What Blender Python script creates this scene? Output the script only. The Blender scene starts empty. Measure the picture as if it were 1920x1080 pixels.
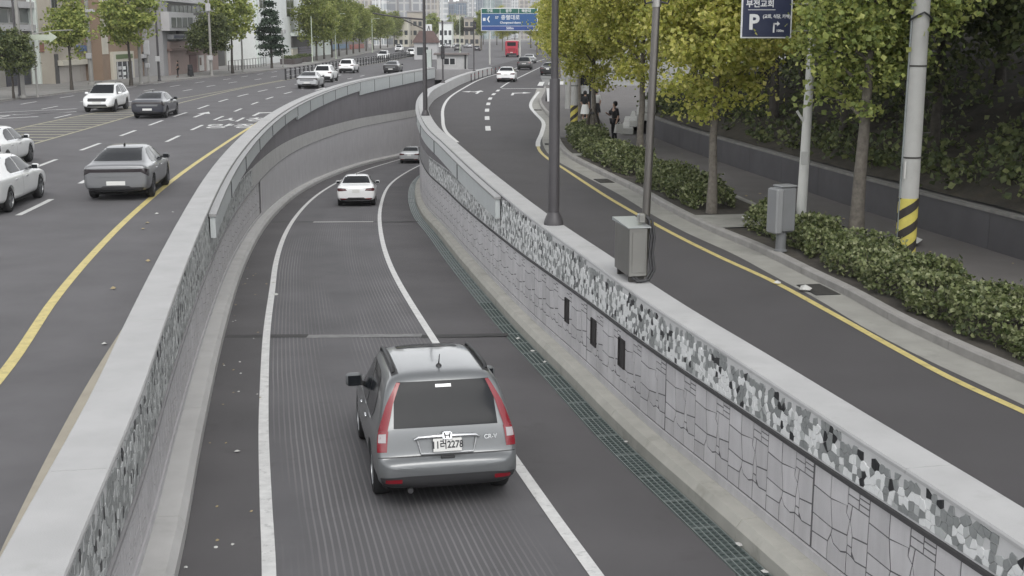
import bpy, bmesh, math, random
import numpy as np
from mathutils import Vector, Matrix
from mathutils.bvhtree import BVHTree
R = math.radians
sc = bpy.context.scene
COL = sc.collection
random.seed(7)

# ------------------------------------------------------------------ camera, sky, sun, exposure
cam_d = bpy.data.cameras.new('camera')
cam_d.sensor_width = 36.0
cam_d.lens = 36.0 * 2300.0 / 1920.0
cam_d.clip_start = 0.1
cam_d.clip_end = 6000.0
cam = bpy.data.objects.new('camera', cam_d)
cam.location = (0, 0, 4.7)
cam.rotation_euler = (R(90 - 11.74), 0, 0)
COL.objects.link(cam)
sc.camera = cam

SUN_EL, SUN_AZ = 48.0, 166.0            # degrees; azimuth clockwise from +Y
w = bpy.data.worlds.new('World')
sc.world = w
w.use_nodes = True
nt = w.node_tree
nt.nodes.clear()
sky = nt.nodes.new('ShaderNodeTexSky')
sky.sky_type = 'NISHITA'
sky.sun_disc = False
sky.sun_elevation = R(SUN_EL)
sky.sun_rotation = R(SUN_AZ)
sky.dust_density = 1.0
sky.air_density = 1.0
hsv = nt.nodes.new('ShaderNodeHueSaturation')     # an overcast sky: the same sky with its blue taken out
hsv.inputs['Saturation'].default_value = 0.08
bg = nt.nodes.new('ShaderNodeBackground')
bg.inputs['Strength'].default_value = 0.15
wo = nt.nodes.new('ShaderNodeOutputWorld')
nt.links.new(sky.outputs[0], hsv.inputs['Color'])
nt.links.new(hsv.outputs[0], bg.inputs['Color'])
nt.links.new(bg.outputs[0], wo.inputs['Surface'])

sun_d = bpy.data.lights.new('sun', 'SUN')
sun_d.energy = 0.5
sun_d.angle = R(30)
sun_d.color = (1.0, 0.96, 0.90)
sun = bpy.data.objects.new('sun', sun_d)
sun.rotation_euler = (R(90 - SUN_EL), 0, R(180 - SUN_AZ))
COL.objects.link(sun)

vs = sc.view_settings
vs.view_transform = 'Standard'
vs.look = 'None'
vs.gamma = 1.0
vs.use_curve_mapping = False
vs.exposure = 0.88
sc.cycles.max_bounces = 4
sc.cycles.diffuse_bounces = 3
sc.cycles.glossy_bounces = 2
sc.cycles.volume_bounces = 0
sc.cycles.use_adaptive_sampling = True
sc.cycles.adaptive_threshold = 0.025
sc.cycles.transmission_bounces = 4
sc.cycles.transparent_max_bounces = 8

# ------------------------------------------------------------------ materials
MATS = {}
def mat(name, col, rough=0.8, var=0.0, vscale=1.0, bump=0.0, bscale=40.0, metal=0.0, coat=0.0,
        spot=None, island=0.0, transl=0.0, coords='world', detail=4.0, emit=None, spec=0.5, island_cols=None, streak=0.0, objrand=0.0):
    """One procedural material.  var/vscale: soft colour mottling, spot=(scale, amount, colour): stains,
    island: per-piece brightness scatter, transl: leaf translucency."""
    if name in MATS:
        return MATS[name]
    m = bpy.data.materials.new(name)
    m.use_nodes = True
    n, l = m.node_tree.nodes, m.node_tree.links
    b = n['Principled BSDF']
    b.inputs['Roughness'].default_value = rough
    b.inputs['Metallic'].default_value = metal
    b.inputs['Coat Weight'].default_value = coat
    b.inputs['Coat Roughness'].default_value = 0.06
    b.inputs['Specular IOR Level'].default_value = spec
    b.inputs['Base Color'].default_value = (*col, 1)
    vec = None
    if var or bump or spot or streak:
        if coords == 'world':
            g = n.new('ShaderNodeNewGeometry'); vec = g.outputs['Position']
        else:
            g = n.new('ShaderNodeTexCoord'); vec = g.outputs['Object']
    out = None
    rgb = n.new('ShaderNodeRGB'); rgb.outputs[0].default_value = (*col, 1); out = rgb.outputs[0]
    if island_cols:
        g2 = n.new('ShaderNodeNewGeometry')
        cr = n.new('ShaderNodeValToRGB'); cr.color_ramp.interpolation = 'LINEAR'
        els = cr.color_ramp.elements
        k = len(island_cols)
        while len(els) < k: els.new(0.5)
        for i, c in enumerate(island_cols):
            els[i].position = i / (k - 1); els[i].color = (*c, 1)
        l.new(g2.outputs['Random Per Island'], cr.inputs[0]); out = cr.outputs[0]
    def mul(a, fac_socket):
        mx = n.new('ShaderNodeMix'); mx.data_type = 'RGBA'; mx.blend_type = 'MULTIPLY'
        mx.inputs[0].default_value = 1.0
        l.new(a, mx.inputs[6]); l.new(fac_socket, mx.inputs[7]); return mx.outputs[2]
    if var:
        t = n.new('ShaderNodeTexNoise'); t.inputs['Scale'].default_value = vscale
        t.inputs['Detail'].default_value = detail; t.inputs['Roughness'].default_value = 0.6
        l.new(vec, t.inputs['Vector'])
        mr = n.new('ShaderNodeMapRange')
        mr.inputs['From Min'].default_value = 0.3; mr.inputs['From Max'].default_value = 0.7
        mr.inputs['To Min'].default_value = 1 - var; mr.inputs['To Max'].default_value = 1 + var
        l.new(t.outputs[0], mr.inputs[0]); out = mul(out, mr.outputs[0])
    if island:
        g2 = n.new('ShaderNodeNewGeometry')
        mr = n.new('ShaderNodeMapRange')
        mr.inputs['To Min'].default_value = 1 - island; mr.inputs['To Max'].default_value = 1 + island
        l.new(g2.outputs['Random Per Island'], mr.inputs[0]); out = mul(out, mr.outputs[0])
    if spot:
        t = n.new('ShaderNodeTexNoise'); t.inputs['Scale'].default_value = spot[0]
        t.inputs['Detail'].default_value = 6; t.inputs['Roughness'].default_value = 0.7
        l.new(vec, t.inputs['Vector'])
        mr = n.new('ShaderNodeMapRange')
        mr.inputs['From Min'].default_value = 0.56; mr.inputs['From Max'].default_value = 0.72
        mr.inputs['To Max'].default_value = spot[1]
        l.new(t.outputs[0], mr.inputs[0])
        mx = n.new('ShaderNodeMix'); mx.data_type = 'RGBA'
        l.new(mr.outputs[0], mx.inputs[0]); l.new(out, mx.inputs[6])
        mx.inputs[7].default_value = (*spot[2], 1); out = mx.outputs[2]
    if objrand:                                     # every piece its own shade
        oi = n.new('ShaderNodeObjectInfo'); mr = n.new('ShaderNodeMapRange')
        mr.inputs['To Min'].default_value = 1 - objrand; mr.inputs['To Max'].default_value = 1 + objrand
        l.new(oi.outputs['Random'], mr.inputs[0]); out = mul(out, mr.outputs[0])
    if streak:                                      # rain streaks running down the face
        mp = n.new('ShaderNodeMapping'); mp.inputs['Scale'].default_value = (5.0, 5.0, .35); l.new(vec, mp.inputs[0])
        t = n.new('ShaderNodeTexNoise'); t.inputs['Scale'].default_value = 1.0; t.inputs['Detail'].default_value = 5; t.inputs['Roughness'].default_value = .65
        l.new(mp.outputs[0], t.inputs['Vector']); mr = n.new('ShaderNodeMapRange')
        mr.inputs['From Min'].default_value = .38; mr.inputs['From Max'].default_value = .66
        mr.inputs['To Min'].default_value = 1 + streak * .3; mr.inputs['To Max'].default_value = 1 - streak
        l.new(t.outputs[0], mr.inputs[0]); out = mul(out, mr.outputs[0])
    l.new(out, b.inputs['Base Color'])
    if bump:
        t = n.new('ShaderNodeTexNoise'); t.inputs['Scale'].default_value = bscale
        t.inputs['Detail'].default_value = 3
        l.new(vec, t.inputs['Vector'])
        bp = n.new('ShaderNodeBump'); bp.inputs['Strength'].default_value = bump
        bp.inputs['Distance'].default_value = 0.02
        l.new(t.outputs[0], bp.inputs['Height']); l.new(bp.outputs[0], b.inputs['Normal'])
    if transl:
        tr = n.new('ShaderNodeBsdfTranslucent'); l.new(out, tr.inputs[0])
        ms = n.new('ShaderNodeMixShader'); ms.inputs[0].default_value = transl
        o = n['Material Output']
        l.new(b.outputs[0], ms.inputs[1]); l.new(tr.outputs[0], ms.inputs[2]); l.new(ms.outputs[0], o.inputs[0])
    if emit:
        b.inputs['Emission Color'].default_value = (*emit[0], 1); b.inputs['Emission Strength'].default_value = emit[1]
    MATS[name] = m
    return m

# ------------------------------------------------------------------ mesh helpers
def link(o, parent=None):
    COL.objects.link(o)
    if parent is not None:
        o.parent = parent
    return o
def tag(o, label=None, cat=None, group=None, kind=None):
    if label: o['label'] = label
    if cat: o['category'] = cat
    if group: o['group'] = group
    if kind: o['kind'] = kind
    return o
def empty(name, loc=(0, 0, 0), rz=0.0, label=None, cat=None, group=None):
    o = bpy.data.objects.new(name, None)
    o.empty_display_size = 0.2
    o.location = loc; o.rotation_euler = (0, 0, rz)
    link(o)
    return tag(o, label, cat, group)
def mesh_obj(name, me, parent=None):
    return link(bpy.data.objects.new(name, me), parent)
def copy_tree(o, parent=None):
    c = o.copy()
    link(c, parent)
    for ch in list(o.children):
        copy_tree(ch, c)
    return c

class MB:
    """collects polygons, then becomes ONE mesh object"""
    def __init__(s):
        s.v = []; s.f = []; s.mi = []; s.uv = {}
        s.cur = 0
    def add(s, pts, faces, mi=None):
        o = len(s.v); s.v += [tuple(p) for p in pts]
        for f in faces:
            s.f.append(tuple(i + o for i in f)); s.mi.append(s.cur if mi is None else mi)
        return o
    def poly(s, pts, mi=None):
        return s.add(pts, [tuple(range(len(pts)))], mi)
    def box(s, x0, x1, y0, y1, z0, z1, mi=None, M=None):
        p = [(x0, y0, z0), (x1, y0, z0), (x1, y1, z0), (x0, y1, z0), (x0, y0, z1), (x1, y0, z1), (x1, y1, z1), (x0, y1, z1)]
        if M is not None: p = [tuple(M @ Vector(q)) for q in p]
        return s.add(p, [(0, 3, 2, 1), (4, 5, 6, 7), (0, 1, 5, 4), (1, 2, 6, 5), (2, 3, 7, 6), (3, 0, 4, 7)], mi)
    def cbox(s, x0, x1, y0, y1, z0, z1, c=0.02, mi=None, M=None):
        """box with chamfered edges (8-gon footprint top and bottom insets)"""
        def ring(x0, x1, y0, y1, z, c):
            return [(x0 + c, y0, z), (x1 - c, y0, z), (x1, y0 + c, z), (x1, y1 - c, z), (x1 - c, y1, z), (x0 + c, y1, z), (x0, y1 - c, z), (x0, y0 + c, z)]
        rs = [ring(x0 + c, x1 - c, y0 + c, y1 - c, z0, c), ring(x0, x1, y0, y1, z0 + c, c), ring(x0, x1, y0, y1, z1 - c, c), ring(x0 + c, x1 - c, y0 + c, y1 - c, z1, c)]
        p = [q for r in rs for q in r]
        if M is not None: p = [tuple(M @ Vector(q)) for q in p]
        f = [tuple(range(7, -1, -1)), tuple(range(24, 32))]
        for k in range(3):
            for i in range(8):
                j = (i + 1) % 8
                f.append((k * 8 + i, k * 8 + j, k * 8 + 8 + j, k * 8 + 8 + i))
        return s.add(p, f, mi)
    def lathe(s, prof, n=16, c=(0, 0, 0), axis='z', cap=True, mi=None, M=None):
        """prof: list of (radius, height)"""
        p = []
        for r, h in prof:
            for i in range(n):
                a = 2 * math.pi * i / n
                q = (r * math.cos(a), r * math.sin(a), h)
                if axis == 'x': q = (q[2], q[0], q[1])
                if axis == 'y': q = (q[0], q[2], q[1])
                q = (q[0] + c[0], q[1] + c[1], q[2] + c[2])
                p.append(tuple(M @ Vector(q)) if M is not None else q)
        f = []
        for k in range(len(prof) - 1):
            for i in range(n):
                j = (i + 1) % n
                q = (k * n + i, k * n + j, (k + 1) * n + j, (k + 1) * n + i)
                f.append(q if axis != 'y' else q[::-1])
        if cap:
            a = tuple(range(n - 1, -1, -1)); b = tuple(range((len(prof) - 1) * n, len(prof) * n))
            if axis == 'y': a, b = a[::-1], b[::-1]
            f += [a, b]
        return s.add(p, f, mi)
    def tube(s, pts, rad, n=8, mi=None, cap=True):
        """swept tube through pts, rad a number or one per point"""
        pts = [Vector(p) for p in pts]
        m = len(pts)
        if not hasattr(rad, '__len__'): rad = [rad] * m
        p = []
        prev = None
        for i, q in enumerate(pts):
            d = (pts[min(i + 1, m - 1)] - pts[max(i - 1, 0)]).normalized()
            if prev is None:
                a = d.orthogonal().normalized()
            else:
                a = (prev - d * prev.dot(d)).normalized()
            prev = a
            b = d.cross(a)
            for k in range(n):
                t = 2 * math.pi * k / n
                p.append(tuple(q + (a * math.cos(t) + b * math.sin(t)) * rad[i]))
        f = []
        for k in range(m - 1):
            for i in range(n):
                j = (i + 1) % n
                f.append((k * n + i, k * n + j, (k + 1) * n + j, (k + 1) * n + i))
        if cap:
            f.append(tuple(range(n - 1, -1, -1))); f.append(tuple(range((m - 1) * n, m * n)))
        return s.add(p, f, mi)
    def prism(s, poly, h0, h1, fn, inset=0.0, mi=None):
        """poly in 2-D, fn(a, b, h) -> point; sides from h0 to h1, the top drawn in by inset"""
        n = len(poly)
        cx = sum(q[0] for q in poly) / n; cy = sum(q[1] for q in poly) / n
        rad = max(1e-6, sum(math.hypot(q[0] - cx, q[1] - cy) for q in poly) / n)
        k = max(0.2, 1 - inset / rad)
        top = [(cx + (x - cx) * k, cy + (y - cy) * k) for x, y in poly]
        hm = h0 + (h1 - h0) * 0.6
        pts = [fn(x, y, h0) for x, y in poly] + [fn(x, y, hm) for x, y in poly] + [fn(x, y, h1) for x, y in top]
        f = [tuple(range(2 * n, 3 * n))]
        for r in (0, n):
            for i in range(n):
                j = (i + 1) % n
                f.append((r + i, r + j, r + n + j, r + n + i))
        return s.add(pts, f, mi)
    def mesh(s, name, mats, smooth=None):
        me = bpy.data.meshes.new(name)
        me.from_pydata(s.v, [], s.f)
        if not isinstance(mats, (list, tuple)): mats = [mats]
        for m in mats: me.materials.append(m)
        if len(mats) > 1:
            me.polygons.foreach_set('material_index', s.mi)
        if smooth is not None:
            me.shade_smooth()
            if smooth < 179:
                try: me.set_sharp_from_angle(angle=R(smooth))
                except Exception: pass
        me.update()
        return me
    def build(s, name, mats, parent=None, smooth=None):
        return mesh_obj(name, s.mesh(name, mats, smooth), parent)

def bake(o):
    """apply an object's modifiers into its mesh, without operators"""
    dg = bpy.context.evaluated_depsgraph_get()
    dg.update()
    me = bpy.data.meshes.new_from_object(o.evaluated_get(dg))
    old = o.data
    o.modifiers.clear()
    o.data = me
    if old.users == 0: bpy.data.meshes.remove(old)
    return o

def text_mesh(body, size, material, name='lettering', ext=0.004, align='CENTER', bold=0.0, sx=1.0):
    cu = bpy.data.curves.new(name, 'FONT')
    cu.body = body; cu.size = size; cu.extrude = ext; cu.align_x = align; cu.align_y = 'CENTER'; cu.offset = bold
    cu.resolution_u = 3
    t = bpy.data.objects.new(name, cu)
    COL.objects.link(t)
    dg = bpy.context.evaluated_depsgraph_get(); dg.update()
    me = bpy.data.meshes.new_from_object(t.evaluated_get(dg))
    bpy.data.objects.remove(t); bpy.data.curves.remove(cu)
    if sx != 1.0:
        for v in me.vertices: v.co.x *= sx
    me.materials.clear(); me.materials.append(material)
    me.name = name
    return me
def text_obj(body, size, material, loc, rot=(math.pi / 2, 0, 0), parent=None, name='lettering', **k):
    o = mesh_obj(name, text_mesh(body, size, material, name, **k), parent)
    o.location = loc; o.rotation_euler = rot
    return o

# ------------------------------------------------------------------ plan curves of the place: X as a function of Y
class Curve:
    def __init__(s, pts):
        pts = sorted(pts, key=lambda p: p[1])
        s.y = np.array([p[1] for p in pts], float); s.x = np.array([p[0] for p in pts], float)
        h = np.diff(s.y); d = np.diff(s.x) / h
        m = np.empty_like(s.x)
        m[1:-1] = (d[:-1] * h[1:] + d[1:] * h[:-1]) / (h[1:] + h[:-1])
        m[0] = d[0]; m[-1] = d[-1]
        s.m = m; s.d = d
    def __call__(s, Y):
        if Y <= s.y[0]: return float(s.x[0] + s.m[0] * (Y - s.y[0]))
        if Y >= s.y[-1]: return float(s.x[-1] + s.m[-1] * (Y - s.y[-1]))
        i = int(np.searchsorted(s.y, Y) - 1); i = max(0, min(i, len(s.y) - 2))
        h = s.y[i + 1] - s.y[i]; t = (Y - s.y[i]) / h
        return float((2 * t**3 - 3 * t**2 + 1) * s.x[i] + (t**3 - 2 * t**2 + t) * h * s.m[i] + (-2 * t**3 + 3 * t**2) * s.x[i + 1] + (t**3 - t**2) * h * s.m[i + 1])
    def nrm(s, Y):
        """unit normal pointing to +X"""
        g = (s(Y + .05) - s(Y - .05)) / .1
        k = math.hypot(1, g)
        return (1 / k, -g / k)
    def off(s, Y, d):
        n = s.nrm(Y)
        return (s(Y) + n[0] * d, Y + n[1] * d)
    def ang(s, Y):
        return math.atan2(-(s(Y + .05) - s(Y - .05)), .1)      # rotation about z of a thing heading along the curve
def ysteps(a, b, near=0.8, k=0.035):
    out = [a]; y = a
    while y < b:
        y += max(near, abs(y) * k); out.append(min(y, b))
    return out

RAMP_Z = Curve([(z, y) for y, z in [(-40, 0.0), (-20, 0.0), (-8, -.2), (5, -.72), (12, -1.04), (15, -1.18), (25, -1.65), (36, -2.17), (47, -2.72), (58, -3.4), (80, -4.8), (109, -6.6), (140, -8.2), (180, -9.0), (260, -9.2)]])
RW = Curve([(5.9, -2), (4.2, 7.5), (3.68, 10), (3.28, 11.8), (2.82, 13.95), (2.08, 17.34), (1.28, 21.74), (.44, 26.3), (-.37, 31.2), (-1.32, 37.26), (-2.58, 45.8), (-3.38, 51.05), (-4.3, 59), (-5.1, 68), (-5.75, 78.5), (-6.0, 90), (-5.75, 100), (-5.05, 119), (-4.2, 131), (-3.3, 141), (-2.0, 153), (4, 200)])
LW = Curve([(-1.3, -2), (-2.85, 6), (-3.3, 8.5), (-4.1, 13), (-4.8, 16.5), (-6.65, 26.2), (-8.1, 34.5), (-10.2, 49.2), (-11.8, 64.3), (-12.9, 84), (-12.8, 107), (-11.6, 121), (-10.6, 132), (-9.2, 145), (-2, 200)])
COP_Z = 0.80
R_LEDGE = Curve([(z, y) for y, z in [(-2, .95), (9, .44), (12.5, .31), (19.3, .1), (24.8, -.1), (29, -.28), (38.5, -.68), (48, -1.02), (64, -1.6), (90, -2.6), (121, -3.7), (150, -4.7)]])
L_LEDGE = Curve([(z, y) for y, z in [(-2, .3), (9, .06), (15, -.04), (21, -.2), (27, -.4), (40, -.85), (64, -1.6), (90, -2.6), (121, -3.7), (150, -4.7)]])
R_KERB = Curve([(8.6, 8), (7.0, 16.2), (6.7, 17.5), (6.35, 19.5), (6.1, 21.8), (5.8, 23.7), (5.45, 26.1), (4.8, 29.2), (4.4, 31.6), (3.8, 36.3), (3.0, 41.4), (2.15, 47.5), (1.95, 53.2), (2.1, 59), (2.35, 66), (2.0, 73.7), (1.85, 85), (2.5, 100), (2.9, 112), (3.2, 140), (5, 170), (10, 230), (22, 330)])
L_KERB = Curve([(-37.5, 20), (-35.8, 86), (-34.8, 108), (-33.6, 124), (-32.2, 140), (-31, 155), (-30.4, 180), (-32, 234), (-38, 375), (-44, 520)])
# ================================================================== THE SETTING
ASPH = mat('asphalt', (.118, .115, .120), .88, var=.13, vscale=.55, bump=.25, bscale=160, spot=(.22, .35, (.085, .083, .088)))
ASPH_R = mat('asphalt_side_road', (.073, .069, .072), .86, var=.09, vscale=.6, bump=.25, bscale=160, spot=(.3, .3, (.068, .066, .069)))
WHITE = mat('road_paint_white', (.62, .62, .61), .6, var=.12, vscale=6, spot=(7, .75, (.26, .26, .26)))
YELLOW = mat('road_paint_yellow', (.56, .47, .19), .6, var=.14, vscale=5, spot=(6, .75, (.22, .2, .13)))
YELLOW_OLD = mat('road_paint_worn_yellow', (.36, .34, .24), .7, var=.2, vscale=3, spot=(3, .8, (.15, .145, .14)))
CONC = mat('concrete', (.46, .455, .445), .85, var=.08, vscale=1.3, bump=.12, bscale=60, spot=(1.7, .4, (.30, .295, .28)))
CONC_COP = mat('concrete_coping', (.425, .425, .425), .8, var=.07, vscale=1.4, bump=.12, bscale=70, streak=.0, spot=(1.1, .6, (.33, .33, .32)))
CONC_KERB = mat('concrete_kerb', (.43, .42, .38), .85, var=.10, vscale=2.0, bump=.15, bscale=60, spot=(1.5, .6, (.24, .235, .2)))
CONC_GREY = mat('concrete_grey', (.27, .265, .27), .85, var=.07, vscale=1.2, bump=.1, bscale=60, spot=(1.1, .4, (.2, .2, .2)))
PAVE = mat('pavement', (.128, .12, .117), .85, var=.10, vscale=.9, bump=.2, bscale=90, spot=(.8, .5, (.095, .09, .088)))
GUTTER = mat('gutter_concrete', (.30, .295, .27), .85, var=.12, vscale=1.4, bump=.15, bscale=70, spot=(1.2, .6, (.2, .2, .18)))
SOIL = mat('soil', (.060, .053, .044), .95, var=.35, vscale=3, bump=.6, bscale=30)
DARKSTEEL = mat('dark_steel', (.035, .036, .038), .5, metal=.3)

def strip(name, A, B, m, parent=None, uv=False, mid=0):
    """ribbon between two equal-length point lists"""
    v = []; f = []
    n = 2 + mid
    for a, b in zip(A, B):
        for k in range(n):
            t = k / (n - 1)
            v.append(tuple(a[i] + (b[i] - a[i]) * t for i in range(3)))
    for i in range(len(A) - 1):
        for k in range(n - 1):
            f.append((i * n + k, i * n + k + 1, (i + 1) * n + k + 1, (i + 1) * n + k))
    me = bpy.data.meshes.new(name); me.from_pydata(v, [], f); me.materials.append(m)
    # make it face up
    if me.polygons and me.polygons[0].normal.z < 0: me.flip_normals()
    if uv:
        s = [0.0]
        for a, b in zip(A[:-1], A[1:]): s.append(s[-1] + math.dist(a, b))
        U = []
        for i, (a, b) in enumerate(zip(A, B)):
            wd = math.dist(a, b)
            for k in range(n):
                p = [a[j] + (b[j] - a[j]) * k / (n - 1) for j in range(3)]
                U.append((uv(p), s[i]))
        L = me.uv_layers.new(name='lane')
        for lp in me.loops: L.data[lp.index].uv = U[lp.vertex_index]
    me.shade_smooth(); me.update()
    return mesh_obj(name, me, parent)
def P3(c, Y, d, z): x, y = c.off(Y, d); return (x, y, z)
def ribbon_on(name, c, Y0, Y1, d0, d1, zf, m, parent=None, step=None, **k):
    ys = ysteps(Y0, Y1, *(step or (0.8, .03)))
    zf2 = zf if callable(zf) else (lambda Y: zf)
    return strip(name, [P3(c, y, d0, zf2(y)) for y in ys], [P3(c, y, d1, zf2(y)) for y in ys], m, parent, **k)

YN, YP = -40.0, 146.0                      # how far the cutting is built behind the camera, and where its portal stands
COPW_R, COPW_L = 0.46, 0.52
# --- open ground to the horizon, with the cutting left out of it
g = MB()
for y0, y1 in zip(ysteps(YN, YP, 4, .03)[:-1], ysteps(YN, YP, 4, .03)[1:]):
    a0, a1 = LW.off(y0, -COPW_L * .6)[0], LW.off(y1, -COPW_L * .6)[0]
    b0, b1 = RW.off(y0, COPW_R * .6)[0], RW.off(y1, COPW_R * .6)[0]
    g.poly([(-2500, y0, -.03), (a0, y0, -.03), (a1, y1, -.03), (-2500, y1, -.03)])
    g.poly([(b0, y0, -.03), (2500, y0, -.03), (2500, y1, -.03), (b1, y1, -.03)])
g.poly([(-2500, YP, -.03), (2500, YP, -.03), (2500, 5000, -.03), (-2500, 5000, -.03)])
g.poly([(-2500, -600, -.03), (2500, -600, -.03), (2500, YN, -.03), (-2500, YN, -.03)])
tag(g.build('ground', mat('city_ground', (.2, .2, .195), .9, var=.15, vscale=.05)), kind='structure')

# --- main street (left)
ys = ysteps(YN, YP, 2, .03)
road = strip('main_road', [(L_KERB(y), y, .0) for y in ys], [(*LW.off(y, -COPW_L * .7), .0) for y in ys], ASPH, mid=2)
tag(road, kind='structure')
ys = ysteps(YP, 700, 6, .04)
far_road = strip('far_road', [(L_KERB(y), y, .001) for y in ys], [(max(-6, R_KERB(y) - 8.5) if y < 200 else R_KERB(min(y, 330)) - 8.5, y, .001) for y in ys], ASPH)
tag(far_road, kind='structure')
# --- side road (right)
ys = ysteps(YN, 330, 1.5, .03)
side = strip('side_road', [((RW.off(y, COPW_R * .7)[0] if y < YP else R_KERB(y) - 8.6), y, .003) for y in ys], [(R_KERB(y) + .02, y, .003) for y in ys], ASPH_R, mid=1)
tag(side, kind='structure')

def line(name, c, Y0, Y1, d, wd, m, parent, z, step=(0.8, .02)):
    return ribbon_on(name, c, Y0, Y1, d - wd / 2, d + wd / 2, z, m, parent, step)
# markings of the main street, in the street's own lane curves
YEL_L = Curve([(-5.4, 5), (-6.4, 12), (-7.2, 16.84), (-8.21, 21.44), (-9.5, 28.62), (-10.6, 36.2), (-12.45, 53.2), (-13.6, 66.1), (-14.7, 82), (-15.4, 100), (-15.3, 125), (-13.6, 150)])
LANE_A = Curve([(-11.2, 16), (-12.9, 31), (-13.3, 35.2), (-13.9, 40), (-15.25, 54.3), (-15.95, 62), (-17.0, 76), (-17.6, 85), (-17.95, 93), (-18.0, 101), (-17.6, 120), (-16.6, 145), (-16, 200)])
LANE_B = Curve([(-14.3, 20), (-17.1, 44.5), (-17.8, 52), (-18.4, 59), (-19.2, 68), (-19.9, 78.5), (-20.55, 88), (-20.8, 98), (-20.75, 105), (-20.3, 115), (-19.6, 145), (-19, 200)])
MED_R = Curve([(-17.5, 25), (-20.7, 53.2), (-21.3, 61.7), (-22.1, 72.7), (-22.7, 83.2), (-23.3, 100), (-23.4, 114), (-23.1, 127), (-22.6, 165), (-21.4, 200), (-20.3, 260), (-19, 400)])
MED_L = Curve([(-20.8, 25), (-24.2, 55), (-25.0, 66), (-25.0, 75), (-24.7, 83), (-24.3, 92), (-23.9, 103), (-23.75, 114), (-23.4, 127)])
line('yellow_edge_line', YEL_L, 5, 74, 0, .17, YELLOW, road, .006)
line('white_edge_line', YEL_L, 74, 150, 0, .18, WHITE, road, .006)
dash_y = [(32.0, 35.2), (39.0, 42.2), (46.8, 49.6), (54.3, 57.6), (61, 64.4), (68.2, 71.4), (75.7, 78.6), (83.2, 86.2), (90, 93.2), (98, 101.4), (106, 109), (114, 117), (122, 125), (130, 133), (138, 141)]
for a, b in dash_y: line('lane_dash', LANE_A, a, b, 0, .17, WHITE, road, .006)
for a, b in [(36.8, 39.6), (44.0, 46.6), (50.3, 53.6), (57.5, 60.8), (64.2, 67.8), (70.9, 74.7), (78.4, 82.4), (86.5, 90), (93.8, 97.8), (101.6, 105.2), (108.5, 111.8), (116, 119), (124, 127), (132, 135), (140, 143)]:
    line('lane_dash', LANE_B, a, b, 0, .17, WHITE, road, .006)
line('median_line', MED_R, 25, 400, 0, .16, YELLOW_OLD, road, .006)
line('median_line', MED_L, 25, 127, 0, .16, YELLOW_OLD, road, .006)
for k in range(27):
    y = 42 + k * 1.62
    x1, x0 = MED_R(y + .25), MED_L(y)
    if x1 - x0 < .5: break
    line_me = MB(); line_me.poly([(x0 + .1, y, .006), (x1 - .1, y - .1, .006), (x1 - .1, y + .2, .006), (x0 + .1, y + .3, .006)])
    line_me.build('hatch_stripe', YELLOW_OLD, road)
# oncoming lanes beyond the hatched median
for d, seq in ((-3.3, (70, 300)), (-6.6, (62, 300)), (-9.8, (84, 260))):
    y = seq[0]
    while y < seq[1]:
        line('lane_dash', MED_R, y, y + 3.2, d - (0 if y > 127 else 0.6), .15, WHITE, road, .006)
        y += 8.2
for (xa, ya, xb, yb) in [(-35, 70.5, -28.6, 77.5), (-32.5, 73.0, -27.6, 78.5), (-34.5, 67.0, -26.9, 75.0), (-31.2, 70.0, -26.6, 75.5), (-34.0, 63.8, -27.2, 71.0)]:
    q = MB(); n = Vector((yb - ya, xa - xb, 0)).normalized() * .13
    q.poly([(xa - n.x, ya - n.y, .006), (xa + n.x, ya + n.y, .006), (xb + n.x, yb + n.y, .006), (xb - n.x, yb - n.y, .006)])
    q.build('turn_lane_line', WHITE, road)

def arrow_on(c, Y, d, kind, L, parent, m=WHITE, z=.007):
    """painted lane arrow; kind: 's' straight, 'r' right, 'l' left, 'sr'"""
    q = MB(); x0, y0 = c.off(Y, d); a = c.ang(Y)
    def pt(x, y): return (x0 + x * math.cos(a) - y * math.sin(a), y0 + x * math.sin(a) + y * math.cos(a), z)
    q.poly([pt(-.1, 0), pt(.1, 0), pt(.1, L * .62), pt(-.1, L * .62)])
    if 's' in kind: q.poly([pt(-.1, L * .62), pt(.1, L * .62), pt(.38, L * .62), pt(0, L), pt(-.38, L * .62)])
    if 'r' in kind:
        q.poly([pt(.1, L * .45), pt(.75, L * .55), pt(.75, L * .66), pt(.1, L * .62)])
        q.poly([pt(.75, L * .43), pt(1.45, L * .62), pt(.75, L * .8)])
    if 'l' in kind:
        q.poly([pt(-.1, L * .45), pt(-.1, L * .62), pt(-.75, L * .66), pt(-.75, L * .55)])
        q.poly([pt(-.75, L * .43), pt(-.75, L * .8), pt(-1.45, L * .62)])
    return q.build('lane_arrow', m, parent)
arrow_on(LANE_A, 70.5, -1.5, 's', 5.0, road)
arrow_on(LANE_A, 71.5, 1.7, 'r', 5.0, road)
arrow_on(LANE_A, 104, 1.5, 's', 5.0, road)
# painted place name on the lane by the yellow line: large stretched letters
for k, (body, yy) in enumerate((('시청', 66.8), ('양정', 62.0))):
    me = text_mesh(body, 1.55, WHITE, 'road_lettering', ext=0, bold=.02)
    o = mesh_obj('road_lettering', me, road)
    x, y = LANE_A.off(yy + 1.4, 1.65)
    o.location = (x, y, .007); o.rotation_euler = (0, 0, LANE_A.ang(yy)); o.scale = (1, 2.1, 1)

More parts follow.
